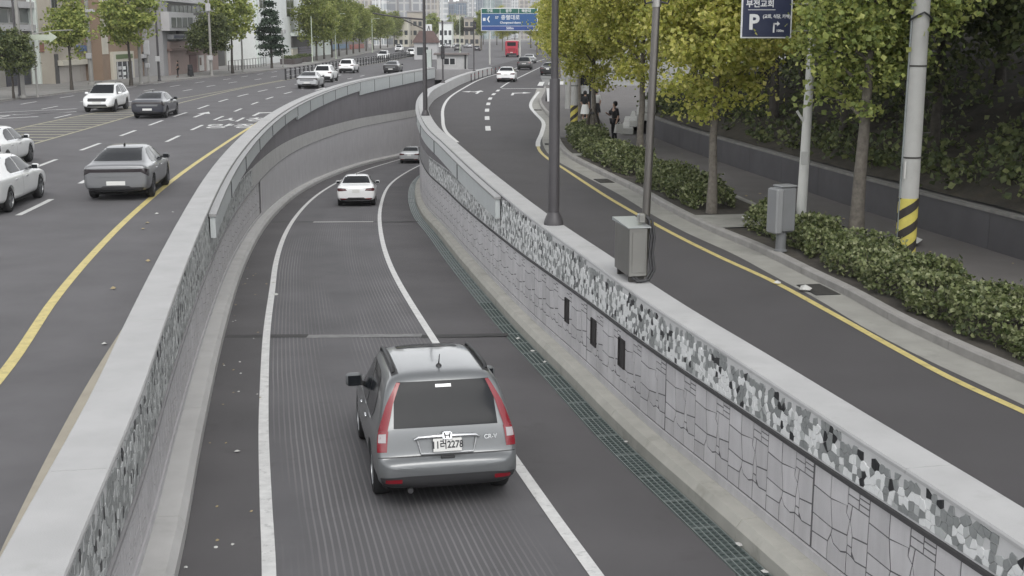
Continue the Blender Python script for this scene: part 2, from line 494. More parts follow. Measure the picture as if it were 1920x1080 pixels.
# side road markings
SR_Y = Curve([(8.0, 9), (6.5, 14.8), (6.1, 16.4), (5.85, 17.9), (5.5, 20.3), (5.0, 23.4), (4.5, 25.6), (4.0, 28.1), (3.45, 31.3), (2.95, 34.5), (2.3, 39.5), (1.8, 43.6), (1.4, 46.6), (1.12, 50.3), (1.12, 53.2), (1.42, 59), (1.68, 66.2), (1.4, 73.7), (1.22, 80), (1.3, 85), (1.7, 93), (2.2, 101.6)])
SR_W = Curve([(-1.7, 49), (-2.4, 54), (-3.1, 59), (-3.95, 70.4), (-4.35, 77.9), (-4.65, 90.7), (-4.2, 108.5), (-2.95, 133), (-1.8, 145), (.5, 170), (6, 230)])
line('yellow_edge_line', SR_Y, 9, 52, 0, .13, YELLOW, side, .01, (.5, .02))
line('white_edge_line', SR_Y, 52, 101.6, 0, .2, WHITE, side, .01, (.5, .02))
line('white_edge_line', SR_W, 54, 230, 0, .18, WHITE, side, .01)
DASH_R = Curve([(-1.15, 60), (-1.22, 62.4), (-1.4, 69.5), (-1.55, 76.8), (-1.6, 83.8), (-1.6, 90.7), (-1.45, 97), (-1.15, 104)])
for y in (60.6, 68.2, 75.4, 82.4, 89.2, 95.8, 102): line('lane_dash', DASH_R, y, y + 3.0, 0, .26, WHITE, side, .01)
line('lane_line', Curve([(-1.05, 108), (-.3, 121), (.5, 131), (1.6, 145), (4, 175)]), 109, 175, 0, .15, WHITE, side, .01)
arrow_on(DASH_R, 98, -1.4, 'sl', 5.5, side, z=.011)
arrow_on(DASH_R, 95.5, 1.5, 'r', 6.5, side, z=.011)
q = MB(); q.poly([(-.9, 106.8, .011), (3.0, 107.2, .011), (3.0, 107.7, .011), (-.9, 107.3, .011)]); q.build('stop_line', WHITE, side)
for k in range(6):
    q = MB(); x0 = 2.3 + k * .95
    q.poly([(x0, 113 + k * .5, .011), (x0 + .5, 113 + k * .5, .011), (x0 + .9, 122 + k * .5, .011), (x0 + .4, 122 + k * .5, .011)])
    q.build('crosswalk_stripe', WHITE, side)

# --- ramp carriageway going down between the walls
def ramp_mat():
    m = bpy.data.materials.new('ramp_asphalt_grooved'); m.use_nodes = True
    n, l = m.node_tree.nodes, m.node_tree.links
    b = n['Principled BSDF']; b.inputs['Roughness'].default_value = .85
    g = n.new('ShaderNodeNewGeometry')
    t = n.new('ShaderNodeTexNoise'); t.inputs['Scale'].default_value = .5; t.inputs['Detail'].default_value = 5
    l.new(g.outputs['Position'], t.inputs['Vector'])
    cr = n.new('ShaderNodeValToRGB')
    cr.color_ramp.elements[0].position = .3; cr.color_ramp.elements[0].color = (.098, .096, .101, 1)
    cr.color_ramp.elements[1].position = .7; cr.color_ramp.elements[1].color = (.128, .125, .131, 1)
    l.new(t.outputs[0], cr.inputs[0])
    uv = n.new('ShaderNodeUVMap'); uv.uv_map = 'lane'
    sp = n.new('ShaderNodeSeparateXYZ'); l.new(uv.outputs[0], sp.inputs[0])
    def math_(op, a, bv=None, c=None):
        q = n.new('ShaderNodeMath'); q.operation = op
        for i, v in enumerate((a, bv, c)):
            if v is None: continue
            if isinstance(v, (int, float)): q.inputs[i].default_value = v
            else: l.new(v, q.inputs[i])
        return q.outputs[0]
    x = sp.outputs[0]
    # grooves cut lengthways, .085 m apart
    wob = n.new('ShaderNodeTexNoise'); wob.inputs['Scale'].default_value = .35; l.new(g.outputs['Position'], wob.inputs['Vector'])
    xx = math_('ADD', x, math_('MULTIPLY', wob.outputs[0], .01))
    fr = math_('FRACT', math_('DIVIDE', xx, .0235))
    gr = math_('LESS_THAN', fr, .30)
    # they show where the surface is less worn (patches, stretched along the lane)
    mp = n.new('ShaderNodeMapping'); mp.inputs['Scale'].default_value = (3.2, .10, 1); l.new(uv.outputs[0], mp.inputs[0])
    t2 = n.new('ShaderNodeTexNoise'); t2.inputs['Scale'].default_value = 1.0; t2.inputs['Detail'].default_value = 3; l.new(mp.outputs[0], t2.inputs['Vector'])
    mr = n.new('ShaderNodeMapRange'); mr.inputs['From Min'].default_value = .40; mr.inputs['From Max'].default_value = .66
    l.new(t2.outputs[0], mr.inputs[0])
    inl = math_('MULTIPLY', math_('GREATER_THAN', x, .04), math_('LESS_THAN', x, .97))
    yf = n.new('ShaderNodeMapRange'); yf.inputs['From Min'].default_value = 108; yf.inputs['From Max'].default_value = 72 
    l.new(sp.outputs[1], yf.inputs[0])
    fac = math_('MULTIPLY', math_('MULTIPLY', gr, mr.outputs[0]), math_('MULTIPLY', inl, math_('MULTIPLY', yf.outputs[0], 1.0)))
    mx = n.new('ShaderNodeMix'); mx.data_type = 'RGBA'
    l.new(math_('MULTIPLY', fac, .5), mx.inputs[0]); l.new(cr.outputs[0], mx.inputs[6]); mx.inputs[7].default_value = (.30, .295, .30, 1)
    # oil and dirt: darker along the gutters, spots
    t3 = n.new('ShaderNodeTexNoise'); t3.inputs['Scale'].default_value = 1.6; t3.inputs['Detail'].default_value = 6; t3.inputs['Roughness'].default_value = .7
    l.new(g.outputs['Position'], t3.inputs['Vector'])
    mr3 = n.new('ShaderNodeMapRange'); mr3.inputs['From Min'].default_value = .58; mr3.inputs['From Max'].default_value = .75; mr3.inputs['To Max'].default_value = .55
    l.new(t3.outputs[0], mr3.inputs[0])
    mx2 = n.new('ShaderNodeMix'); mx2.data_type = 'RGBA'
    l.new(mr3.outputs[0], mx2.inputs[0]); l.new(mx.outputs[2], mx2.inputs[6]); mx2.inputs[7].default_value = (.075, .073, .073, 1)
    # the shoulders are older and browner
    sh = math_('MAXIMUM', math_('LESS_THAN', x, .0), math_('GREATER_THAN', x, 1.0))
    mx3 = n.new('ShaderNodeMix'); mx3.data_type = 'RGBA'; mx3.blend_type = 'MULTIPLY'
    l.new(math_('MULTIPLY', sh, 1.0), mx3.inputs[0]); l.new(mx2.outputs[2], mx3.inputs[6]); mx3.inputs[7].default_value = (.80, .78, .77, 1)
    # wheel tracks polished by traffic
    def trk(c0): return math_('SUBTRACT', 1.0, math_('MINIMUM', 1.0, math_('DIVIDE', math_('ABSOLUTE', math_('SUBTRACT', x, c0)), .13)))
    tk = math_('MULTIPLY', math_('ADD', trk(.30), trk(.74)), math_('MULTIPLY', t2.outputs[0], .42))
    mx4 = n.new('ShaderNodeMix'); mx4.data_type = 'RGBA'; l.new(tk, mx4.inputs[0]); l.new(mx3.outputs[2], mx4.inputs[6]); mx4.inputs[7].default_value = (.078, .076, .08, 1)
    l.new(mx4.outputs[2], b.inputs['Base Color'])
    t4 = n.new('ShaderNodeTexNoise'); t4.inputs['Scale'].default_value = 160; l.new(g.outputs['Position'], t4.inputs['Vector'])
    bp = n.new('ShaderNodeBump'); bp.inputs['Strength'].default_value = .25; bp.inputs['Distance'].default_value = .02
    l.new(t4.outputs[0], bp.inputs['Height']); l.new(bp.outputs[0], b.inputs['Normal'])
    return m
LK, RK, RG = 0.36, 0.31, 0.38           # kerb widths and the drain channel
RL_L = Curve([(-1.0, 4), (-2.0, 9), (-2.63, 12.37), (-3.13, 14.72), (-3.83, 18.07), (-4.45, 21.23), (-5.28, 25.62), (-6.42, 32.2), (-7.13, 36.3), (-9.5, 54.1), (-10.5, 65), (-11.3, 80), (-11.5, 97), (-10.8, 113), (-9.6, 128), (-7, 150)])
RL_R = Curve([(2.5, 4), (1.55, 9), (.92, 12.37), (.62, 13.76), (.2, 15.79), (-1.57, 24.77), (-3.65, 36.3), (-5.45, 50), (-6.5, 60.7), (-7.65, 77), (-7.95, 89.7), (-7.8, 106), (-7.0, 122), (-5, 145)])
lane_u = lambda p: (p[0] - RL_L(p[1])) / (RL_R(p[1]) - RL_L(p[1]))      # 0 on the left edge line, 1 on the right one
ys = ysteps(YN, 230, .7, .012)
rampA = [P3(LW, y, LK - .02, RAMP_Z(y)) for y in ys]
rampB = [(*RW.off(y, -RK - RG), RAMP_Z(y)) for y in ys]
ramp = tag(strip('ramp_road', rampA, rampB, ramp_mat(), uv=lane_u, mid=7), kind='structure')
RZ4 = lambda Y: RAMP_Z(Y) + .006
line('lane_edge_line', RL_L, 4, 160, 0, .155, WHITE, ramp, RZ4, (.6, .015))
line('lane_edge_line', RL_R, 4, 145, 0, .155, WHITE, ramp, RZ4, (.6, .015))
JOINT = mat('joint_filler', (.045, .044, .044), .8, var=.2, vscale=4)
JOINT2 = mat('joint_worn_concrete', (.2, .2, .2), .8, var=.25, vscale=4)
for Yj, wj in ((25.4, .34), (49.6, .3)):
    x0, x1 = LW(Yj) + LK, RW(Yj) - RK - RG
    xs = [x0, x0 + 1.75, x0 + 4.2, x1]
    for i, m in enumerate((JOINT, JOINT2 if Yj < 30 else CONC, JOINT)):
        q = MB(); a, b = xs[i], xs[i + 1]
        q.poly([(a, Yj, RAMP_Z(Yj) + .004), (b, Yj + .05 * (i + 1), RAMP_Z(Yj) + .004), (b, Yj + wj + .05 * (i + 1), RAMP_Z(Yj + wj) + .004), (a, Yj + wj, RAMP_Z(Yj + wj) + .004)])
        q.build('joint_strip', m, ramp)

# litter and fallen leaves, lying singly
LITTER = mat('litter_paper', (.52, .52, .5), .8)
LEAFDRY = mat('dry_leaf', (.33, .27, .16), .8)
rng = random.Random(3)
def scrap(x, y, z, s, m, lab, cat, grp):
    q = MB(); n = 6
    pts = [(s * (0.6 + .5 * rng.random()) * math.cos(2 * math.pi * i / n), s * (.5 + .4 * rng.random()) * math.sin(2 * math.pi * i / n), s * .35 * rng.random()) for i in range(n)]
    q.add([(0, 0, s * .6)] + pts, [(0, 1 + i, 1 + (i + 1) % n) for i in range(n)])
    o = q.build('litter_scrap' if cat == 'litter' else 'fallen_leaf', m); o.location = (x, y, z + .006); o.rotation_euler = (0, 0, rng.random() * 6)
    tag(o, lab, cat, grp)
for (x, y, s, lab) in [(-6.1, 31.0, .09, 'white paper scrap on the ramp shoulder beyond the first joint'), (-4.0, 17.0, .055, 'small white scrap on the ramp left shoulder beside the edge line'),
                       (-5.5, 21.3, .06, 'white scrap lying against the left kerb of the ramp'), (-6.55, 33.0, .07, 'white scrap nearer the left wall past the paper scrap'), (-3.4, 13.2, .035, 'tiny white scrap low on the ramp left shoulder')]:
    scrap(x, y, RAMP_Z(y), s, LITTER, lab, 'litter', 'litter on the ramp')
for (d, y, s, lab) in [(-.45, 24.0, .06, 'crumpled white scrap on the grating beside the ramp joint'), (-.5, 25.3, .06, 'white scrap on the grating just past the ramp joint'), (-.42, 23.0, .055, 'white scrap on the grating a step before the joint'), (-.36, 17.5, .045, 'white scrap on the grating below the dark wall openings'), (-.36, 13.3, .06, 'white rag hanging over the grating edge at the kerb'), (-.4, 12.5, .06, 'white rag on the grating at the bottom of the picture')]:
    x, yy = RW.off(y, d); scrap(x, yy, RAMP_Z(yy) + .02, s, LITTER, lab, 'litter', 'litter on the ramp')
for k in range(34):
    y = 8 + rng.random() * 30
    x = LW(y) + LK + .06 + abs(rng.gauss(0, .35)); scrap(x, y, RAMP_Z(y), .02 + .018 * rng.random(), LEAFDRY if k % 3 else LITTER, 'tiny dry leaf on the ramp shoulder along the left kerb', 'leaf', 'dry leaves along the left kerb of the ramp')
for k in range(12):
    y = 17 + rng.random() * 22; x = YEL_L(y) + .5 + rng.random() * 1.7
    scrap(x, y, 0.004, .05 + .04 * rng.random(), LITTER if k % 2 else LEAFDRY, 'small pale scrap on the asphalt between yellow line and left parapet', 'litter', 'scraps beside the left parapet')
# ================================================================== RETAINING WALLS
WALL_BACK = mat('wall_backing_dark', (.13, .125, .13), .9, var=.12, vscale=2, bump=.1, bscale=50)
STONE_L = mat('wall_stone_left', (.50, .49, .50), .85, var=.06, vscale=1.2, bump=.15, bscale=35, spot=(.5, .35, (.42, .41, .42)), streak=.08)
STONE = mat('wall_stone', (.56, .548, .556), .85, var=.07, vscale=1.6, bump=.18, bscale=35, spot=(.9, .4, (.47, .46, .46)), streak=.09, objrand=.08, island=.04)
UPPER = mat('wall_upper_dark', (.185, .175, .185), .85, var=.08, vscale=.8, bump=.1, bscale=40, streak=.10)
PLASTER = mat('tile_bed', (.56, .56, .56), .8, var=.05, vscale=3)
T_W = mat('tile_white', (.78, .79, .785), .35, var=.06, vscale=7)
T_G = mat('tile_grey', (.27, .282, .28), .35, var=.12, vscale=7)
T_B = mat('tile_black', (.028, .029, .031), .35)
T_L = mat('tile_light_grey', (.47, .485, .48), .35, var=.08, vscale=7)
TILES = [T_W, T_G, T_B, T_L]
LEDGE = mat('ledge_steel', (.06, .058, .06), .6)
PANEL = mat('panel_frosted', (.52, .55, .55), .35, var=.05, vscale=1.5, spec=.5)
PANEL_TOP = mat('panel_frame', (.33, .33, .33), .5, metal=.3)
POST = mat('panel_post_dark', (.05, .05, .055), .5)

def arc_table(c, Y0, Y1, n=1500):
    ys = np.linspace(Y0, Y1, n); xs = np.array([c(y) for y in ys])
    s = np.concatenate([[0], np.cumsum(np.hypot(np.diff(xs), np.diff(ys)))])
    return s, ys

def clip_half(poly, ax, ay, c):
    out = []
    for i in range(len(poly)):
        p, q = poly[i], poly[(i + 1) % len(poly)]
        dp, dq = ax * p[0] + ay * p[1] - c, ax * q[0] + ay * q[1] - c
        if dp <= 0: out.append(p)
        if dp * dq < 0:
            t = dp / (dp - dq); out.append((p[0] + (q[0] - p[0]) * t, p[1] + (q[1] - p[1]) * t))
    return out
def shrink(poly, d):
    n = len(poly); cx = sum(p[0] for p in poly) / n; cy = sum(p[1] for p in poly) / n
    out = poly
    for i in range(n):
        p, q = poly[i], poly[(i + 1) % n]
        ex, ey = q[0] - p[0], q[1] - p[1]; k = math.hypot(ex, ey)
        if k < 1e-6: continue
        nx, ny = ey / k, -ex / k
        if nx * (cx - p[0]) + ny * (cy - p[1]) > 0: nx, ny = -nx, -ny
        out = clip_half(out, nx, ny, nx * p[0] + ny * p[1] - d)
        if len(out) < 3: return []
    return out
def inset(poly, d):
    """mitred inset, also for polygons that are not convex"""
    n = len(poly); sg = 1 if sum(poly[i][0] * poly[(i + 1) % n][1] - poly[(i + 1) % n][0] * poly[i][1] for i in range(n)) > 0 else -1
    out = []
    for i in range(n):
        a, b, c = poly[i - 1], poly[i], poly[(i + 1) % n]
        e1 = (b[0] - a[0], b[1] - a[1]); e2 = (c[0] - b[0], c[1] - b[1])
        k1, k2 = math.hypot(*e1), math.hypot(*e2)
        n1 = (-e1[1] / k1 * sg, e1[0] / k1 * sg); n2 = (-e2[1] / k2 * sg, e2[0] / k2 * sg)
        q = max(.35, 1 + n1[0] * n2[0] + n1[1] * n2[1])
        out.append((b[0] + (n1[0] + n2[0]) * d / q, b[1] + (n1[1] + n2[1]) * d / q))
    return out
def area(p): return abs(sum(p[i][0] * p[(i + 1) % len(p)][1] - p[(i + 1) % len(p)][0] * p[i][1] for i in range(len(p)))) / 2

# one cast panel of the stonework, 1.16 wide, height in fractions: irregular courses, wedges and a hollow-backed stone
W_ = 1.16
PAN = [
    [(0, .80), (.20, .80), (.20, .87), (0, .87)], [(0, .87), (.20, .87), (.20, .935), (0, .935)], [(0, .935), (.20, .935), (.20, 1), (0, 1)],
    [(.20, .80), (.42, .80), (.42, .90), (.20, .90)], [(.20, .90), (.42, .90), (.42, 1), (.20, 1)],
    [(.42, .76), (.78, .72), (.78, 1), (.42, 1)], [(.78, .72), (W_, .74), (W_, 1), (.78, 1)],
    [(0, .50), (.30, .46), (.36, .62), (.33, .80), (0, .80)],
    [(.36, .62), (.44, .68), (.42, .80), (.33, .80)],
    [(.36, .62), (.40, .44), (.72, .40), (.78, .72), (.44, .77), (.44, .68)],
    [(.72, .40), (W_, .42), (W_, .74), (.78, .72)],
    [(0, .24), (.22, .22), (.30, .30), (.30, .46), (0, .50)],
    [(.30, .34), (.39, .34), (.40, .44), (.36, .62), (.30, .46)],
    [(.30, .24), (.40, .25), (.39, .34), (.30, .34)],
    [(.40, .25), (.52, .21), (.68, .24), (.74, .32), (.72, .40), (.40, .44), (.39, .34)],
    [(.74, .32), (.80, .22), (W_, .20), (W_, .42), (.72, .40)],
    [(0, 0), (.40, 0), (.40, .25), (.30, .24), (.22, .22), (0, .24)],
    [(.40, 0), (.80, 0), (.80, .22), (.74, .32), (.68, .24), (.52, .21), (.40, .25)],
    [(.80, 0), (W_, 0), (W_, .20), (.80, .22)],
]
CZ = lambda Y: float(np.interp(Y, [10, 15, 24, 30], [.86, .84, .79, .78]))       # top of the coping
KB = .26                                   # kerb height against the wall
def build_wall(name, c, side, ledge, label, cop_w, Y0, stone_to, tile_to, kerb_w, pieces, panel_from, tile_cell, seed):
    """side = -1: the ramp lies towards -X of the wall face (right wall), +1: towards +X (left wall)"""
    rg = random.Random(seed)
    STONE = globals()['STONE'] if side < 0 else STONE_L
    root = empty(name, (c(20), 20, 0), 0, label, 'wall')
    O = Vector((c(20), 20, 0))
    def L3(p): return (p[0] - O.x, p[1] - O.y, p[2])
    sT, yT = arc_table(c, Y0, YP)
    Yof = lambda s: float(np.interp(s, sT, yT))
    Sof = lambda y: float(np.interp(y, yT, sT))
    base = lambda Y: RAMP_Z(Y) + KB + .13                   # foot of the stonework, a plain strip below it
    def stone_fn(s, hf, d):
        Y = Yof(s); x, y = c.off(Y, side * d); b = base(Y)
        return L3((x, y, b + hf * (ledge(Y) - .03 - b)))
    def tile_fn(s, h, d):
        Y = Yof(s); x, y = c.off(Y, side * d)
        return L3((x, y, ledge(Y) + .03 + h))
    # --- core: one closed body from below the ramp to the underside of the coping
    ysx = ysteps(Y0, YP, .8, .012)
    core = MB()
    secs = []
    for Y in ysx:
        a = c.off(Y, 0); b = c.off(Y, -side * (cop_w - .03))
        secs.append([(*a, RAMP_Z(Y) - .4), (*a, CZ(Y) - .34), (*b, CZ(Y) - .34), (*b, RAMP_Z(Y) - .4)])
    def loft(mb, secs, cap=True, mi=None):
        n = len(secs[0]); o = mb.add([L3(p) for s_ in secs for p in s_], [], mi)
        for i in range(len(secs) - 1):
            for k in range(n):
                j = (k + 1) % n
                f = (o + i * n + k, o + i * n + j, o + (i + 1) * n + j, o + (i + 1) * n + k)
                mb.f.append(f if side > 0 else f[::-1]); mb.mi.append(mi or 0)
        if cap:
            mb.f.append(tuple(o + k for k in range(n))); mb.mi.append(mi or 0)
            mb.f.append(tuple(o + (len(secs) - 1) * n + k for k in range(n))[::-1]); mb.mi.append(mi or 0)
    loft(core, secs)
    core.build('wall_core', WALL_BACK, root)
    # --- plain facing above the stonework where no tiles are, plain strip at its foot
    def band(nm, Ya, Yb, z0, z1, d0, d1, m):
        q = MB(); se = []
        for Y in ysteps(Ya, Yb, .8, .012):
            a = c.off(Y, side * d0); b = c.off(Y, side * d1)
            se.append([(*b, z0(Y)), (*b, z1(Y)), (*a, z1(Y)), (*a, z0(Y))])
        loft(q, se)
        return q.build(nm, m, root)
    band('base_strip', Y0, YP, lambda Y: RAMP_Z(Y) - .2, lambda Y: RAMP_Z(Y) + KB + .12, -.02, .03, STONE)
    cap_h = lambda Y: (0.72 if Y > 36 else (1.05 if Y < 27 else 1.05 - (Y - 27) / 9 * .33))
    ttop = lambda Y: min(CZ(Y) - .085, ledge(Y) + .03 + cap_h(Y))
    band('ledge', Y0, YP, lambda Y: ledge(Y) - .022, lambda Y: ledge(Y) + .022, -.02, .045, LEDGE if side < 0 else CONC_GREY)
    band('tile_bed', Y0, tile_to, lambda Y: ledge(Y) + .02, lambda Y: CZ(Y) - .05 if Y < 27 else ttop(Y) + .02, -.02, .010, PLASTER)
    band('tile_band_smooth', tile_to, YP, lambda Y: ledge(Y) + .02, lambda Y: ttop(Y), -.02, .016, CONC_GREY if side < 0 else CONC)
    band('upper_facing', 27, YP, lambda Y: ttop(Y) + .02, lambda Y: CZ(Y) - .06, -.02, .006, UPPER)
    band('lower_facing', stone_to, YP, lambda Y: RAMP_Z(Y) + KB + .12, lambda Y: ledge(Y) - .02, -.02, .024, STONE)
    # --- kerb at the wall's foot, in lengths
    y = Y0
    while y < YP - .5:
        y2 = min(YP, y + (5.0 if y < 60 else 12.0)); g_ = .006
        q = MB(); se = []
        for Y in ysteps(y + g_, y2 - g_, .8, .02):
            z = RAMP_Z(Y)
            a = c.off(Y, side * .0); b = c.off(Y, side * (kerb_w - .07)); d = c.off(Y, side * kerb_w)
            se.append([(*d, z - .2), (*d, z + KB * .62), (*b, z + KB), (*a, z + KB + .01), (*a, z - .2)])
        loft(q, se); q.build('kerb_stone', CONC_KERB if side < 0 else CONC, root); y = y2
    # --- coping in lengths; the right one has a notch where the cabinet stands
    y = Y0; first = True
    notch = (0, 0)
    cuts = [Y0]
    while cuts[-1] < YP - 1: cuts.append(min(YP, cuts[-1] + (6.0 if cuts[-1] < 60 else 12)))
    if notch[1]: cuts = sorted([k for k in cuts if not (notch[0] - 1 < k < notch[1] + 1)] + list(notch))
    for a, b in zip(cuts[:-1], cuts[1:]):
        q = MB(); se = []
        for Y in ysteps(a + .005, b - .005, .8, .015):
            i_ = c.off(Y, side * .026); o_ = c.off(Y, -side * cop_w)
            i2 = c.off(Y, side * .014); o2 = c.off(Y, -side * (cop_w - .02))
            zt = CZ(Y); zb = zt - .05
            se.append([(*i_, zb), (*i_, zt - .02), (*i2, zt), (*o2, zt), (*o_, zt - .02), (*o_, 0.0 - .3), (*o2, -.3), (*o2, zb)])
        loft(q, se); q.build('coping_stone', CONC_COP, root)
    # --- stones
    stones = []
    s0, s1 = Sof(Y0), Sof(stone_to)
    k = 0; s = s0
    while s + W_ < s1:
        gap = .03 if k % 4 == 3 else 0
        for P in PAN:
            pj = inset([(a, b * 1.15) for a, b in P], .0095)
            if len(pj) < 3: continue
            stones.append([(s + a, b / 1.15) for a, b in pj])
        s += W_ + gap; k += 1
    holes = []
    if side < 0:                                            # three dark drain openings
        for yh, w_, h0, h1 in ((22.9, .30, .40, .80), (20.85, .34, .38, .80), (19.0, .34, .42, .84)):
            sh = Sof(yh); holes.append((sh - w_ / 2, sh + w_ / 2, h0, h1))
    kept = []
    for st in stones:
        cx = sum(p[0] for p in st) / len(st); 
        bad = False
        for a, b, h0, h1 in holes:
            xs = [p[0] for p in st]; hs = [p[1] for p in st]
            if max(xs) > a - .01 and min(xs) < b + .01 and max(hs) > h0 - .01 and min(hs) < h1 + .01: bad = (a, b, h0, h1)
        if bad:
            a, b, h0, h1 = bad
            for (ax, ay, cc) in ((1, 0, a - .012), (-1, 0, -(b + .012))):
                pc = clip_half(st, ax, ay, cc)
                if len(pc) >= 3 and area(pc) > .001: kept.append(pc)
            mid = clip_half(clip_half(st, -1, 0, -(a - .012)), 1, 0, b + .012)
            for (ax, ay, cc) in ((0, 1, h0 - .012), (0, -1, -(h1 + .012))):
                pc = clip_half(mid, ax, ay, cc) if len(mid) >= 3 else []
                if len(pc) >= 3 and area(pc) > .001: kept.append(pc)
        else: kept.append(st)
    kept.sort(key=lambda st: Yof(st[0][0]) if Yof(st[0][0]) > 9.3 else 900)
    rest = MB()
    for i, st in enumerate(kept):
        h1 = .004 + .004 * rg.random()
        if pieces and i < 298:
            q = MB(); q.prism(st, -.02, h1, stone_fn, .003); q.build('stone', STONE, root)
        else: rest.prism(st, -.02, h1, stone_fn, .003)
    if rest.v: tag(rest.build('stones', STONE, root), kind='stuff')
    for a, b, h0, h1 in holes:
        q = MB(); q.add([stone_fn(a, h0, .004), stone_fn(b, h0, .004), stone_fn(b, h1, .004), stone_fn(a, h1, .004)], [(0, 1, 2, 3)])
        fr = .012
        for (u0, u1, v0, v1) in ((a - fr, a, h0, h1), (b, b + fr, h0, h1), (a - fr, b + fr, h0 - fr, h0), (a - fr, b + fr, h1, h1 + fr)):
            q.prism([(u0, v0), (u1, v0), (u1, v1), (u0, v1)], -.01, .03, stone_fn, 0)
        q.build('drain_opening', mat('opening_dark', (.035, .032, .032), .7), root)
    # --- mosaic of broken tiles
    cell = tile_cell
    sa, sb = Sof(Y0 + .5), Sof(tile_to)
    ns = int((sb - sa) / cell); nh = 14
    pts = {}
    for i in range(-2, ns + 2):
        for j in range(-1, nh + 2):
            pts[i, j] = (sa + (i + .5 + rg.uniform(-.36, .36)) * cell, (j + .5 + rg.uniform(-.36, .36)) * cell)
    polys = []
    for i in range(ns):
        Y = Yof(sa + (i + .5) * cell)
        H = ttop(Y) - ledge(Y) - .03
        for j in range(nh):
            if (j + .5) * cell > H: break
            over = (j + 1.6) * cell > H
            if over and rg.random() < .35: continue
            x, y = pts[i, j]
            pl = [(x - cell, y - cell), (x + cell, y - cell), (x + cell, y + cell), (x - cell, y + cell)]
            for di in (-2, -1, 0, 1, 2):
                for dj in (-2, -1, 0, 1, 2):
                    if (di or dj) and (i + di, j + dj) in pts:
                        qx, qy = pts[i + di, j + dj]; ax, ay = qx - x, qy - y
                        pl = clip_half(pl, ax, ay, ax * (x + qx) / 2 + ay * (y + qy) / 2)
                        if len(pl) < 3: break
                if len(pl) < 3: break
            if len(pl) < 3: continue
            pl = clip_half(pl, 0, -1, -.012)
            if len(pl) < 3: continue
            pl = shrink(pl, .0022 + .002 * rg.random())
            if len(pl) < 3 or area(pl) < .0008: continue
            r = rg.random()
            mi = 1 if r < .31 else (2 if r < .375 else (3 if r < .50 else 0))
            if side > 0 and mi == 0: mi = 3 if rg.random() < .7 else 1
            if over: mi = 1 if rg.random() < .85 else 2
            polys.append((Y, pl, mi))
    polys.sort(key=lambda t: t[0] if t[0] > 9.4 else 900)
    rest = MB(); npc = 0
    for Y, pl, mi in polys:
        h1 = .018 + .006 * rg.random()
        if pieces and npc < 298:
            q = MB(); q.prism(pl, .006, h1, tile_fn, .003); q.build('tile', TILES[mi], root); npc += 1
        else: rest.prism(pl, .006, h1, tile_fn, .003, mi)
    tag(rest.build('tiles', TILES, root), kind='stuff')
    # --- frosted panels hung along the top of the face, in three heights
    y = panel_from; 
    while y < YP - 3:
        ln = 8.5 if side < 0 else 7.0
        y2 = min(y + ln, YP - .5)
        zb = .15 if y < 68 else (-.06 if y < 98 else -.42)
        zt = .64
        q = MB(); se = []
        for Y in ysteps(y + .05, y2 - .05, .8, .01):
            i_ = c.off(Y, side * .05); o_ = c.off(Y, side * .17)
            se.append([(*o_, zb), (*o_, zt), (*i_, zt), (*i_, zb)])
        loft(q, se); pn = q.build('light_panel', PANEL, root)
        q = MB(); se = []
        for Y in ysteps(y, y2, .8, .01):
            i_ = c.off(Y, side * .03); o_ = c.off(Y, side * .20)
            se.append([(*o_, zt + .004), (*o_, zt + .06), (*i_, zt + .075), (*i_, zt + .004)])
        loft(q, se); q.build('panel_cap', PANEL_TOP, pn)
        q = MB(); a = c.off(y2, side * .02); b = c.off(y2 + .045, side * .19); a2 = c.off(y2 - .045, side * .02); b2 = c.off(y2 - .045, side * .19)
        q.add([L3((*p, z)) for z in (zb, zt) for p in (a, b, b2, a2)], [(0, 1, 2, 3), (4, 7, 6, 5), (0, 4, 5, 1), (1, 5, 6, 2), (2, 6, 7, 3), (3, 7, 4, 0)])
        q.build('panel_post', POST, pn)
        y = y2
    return root
def shift_children(root):
    pass
rw = build_wall('retaining_wall', RW, -1, R_LEDGE, 'curved retaining wall with stone cladding and broken-tile mosaic between ramp and side road', COPW_R, -1.5, 62, 52, RK, True, 30.4, .088, 11)
lw = build_wall('retaining_wall', LW, +1, L_LEDGE, 'curved retaining wall with pale coping and frosted panels between ramp and main street', COPW_L, -1.5, 50, 46, LK, False, 27.4, .1, 12)

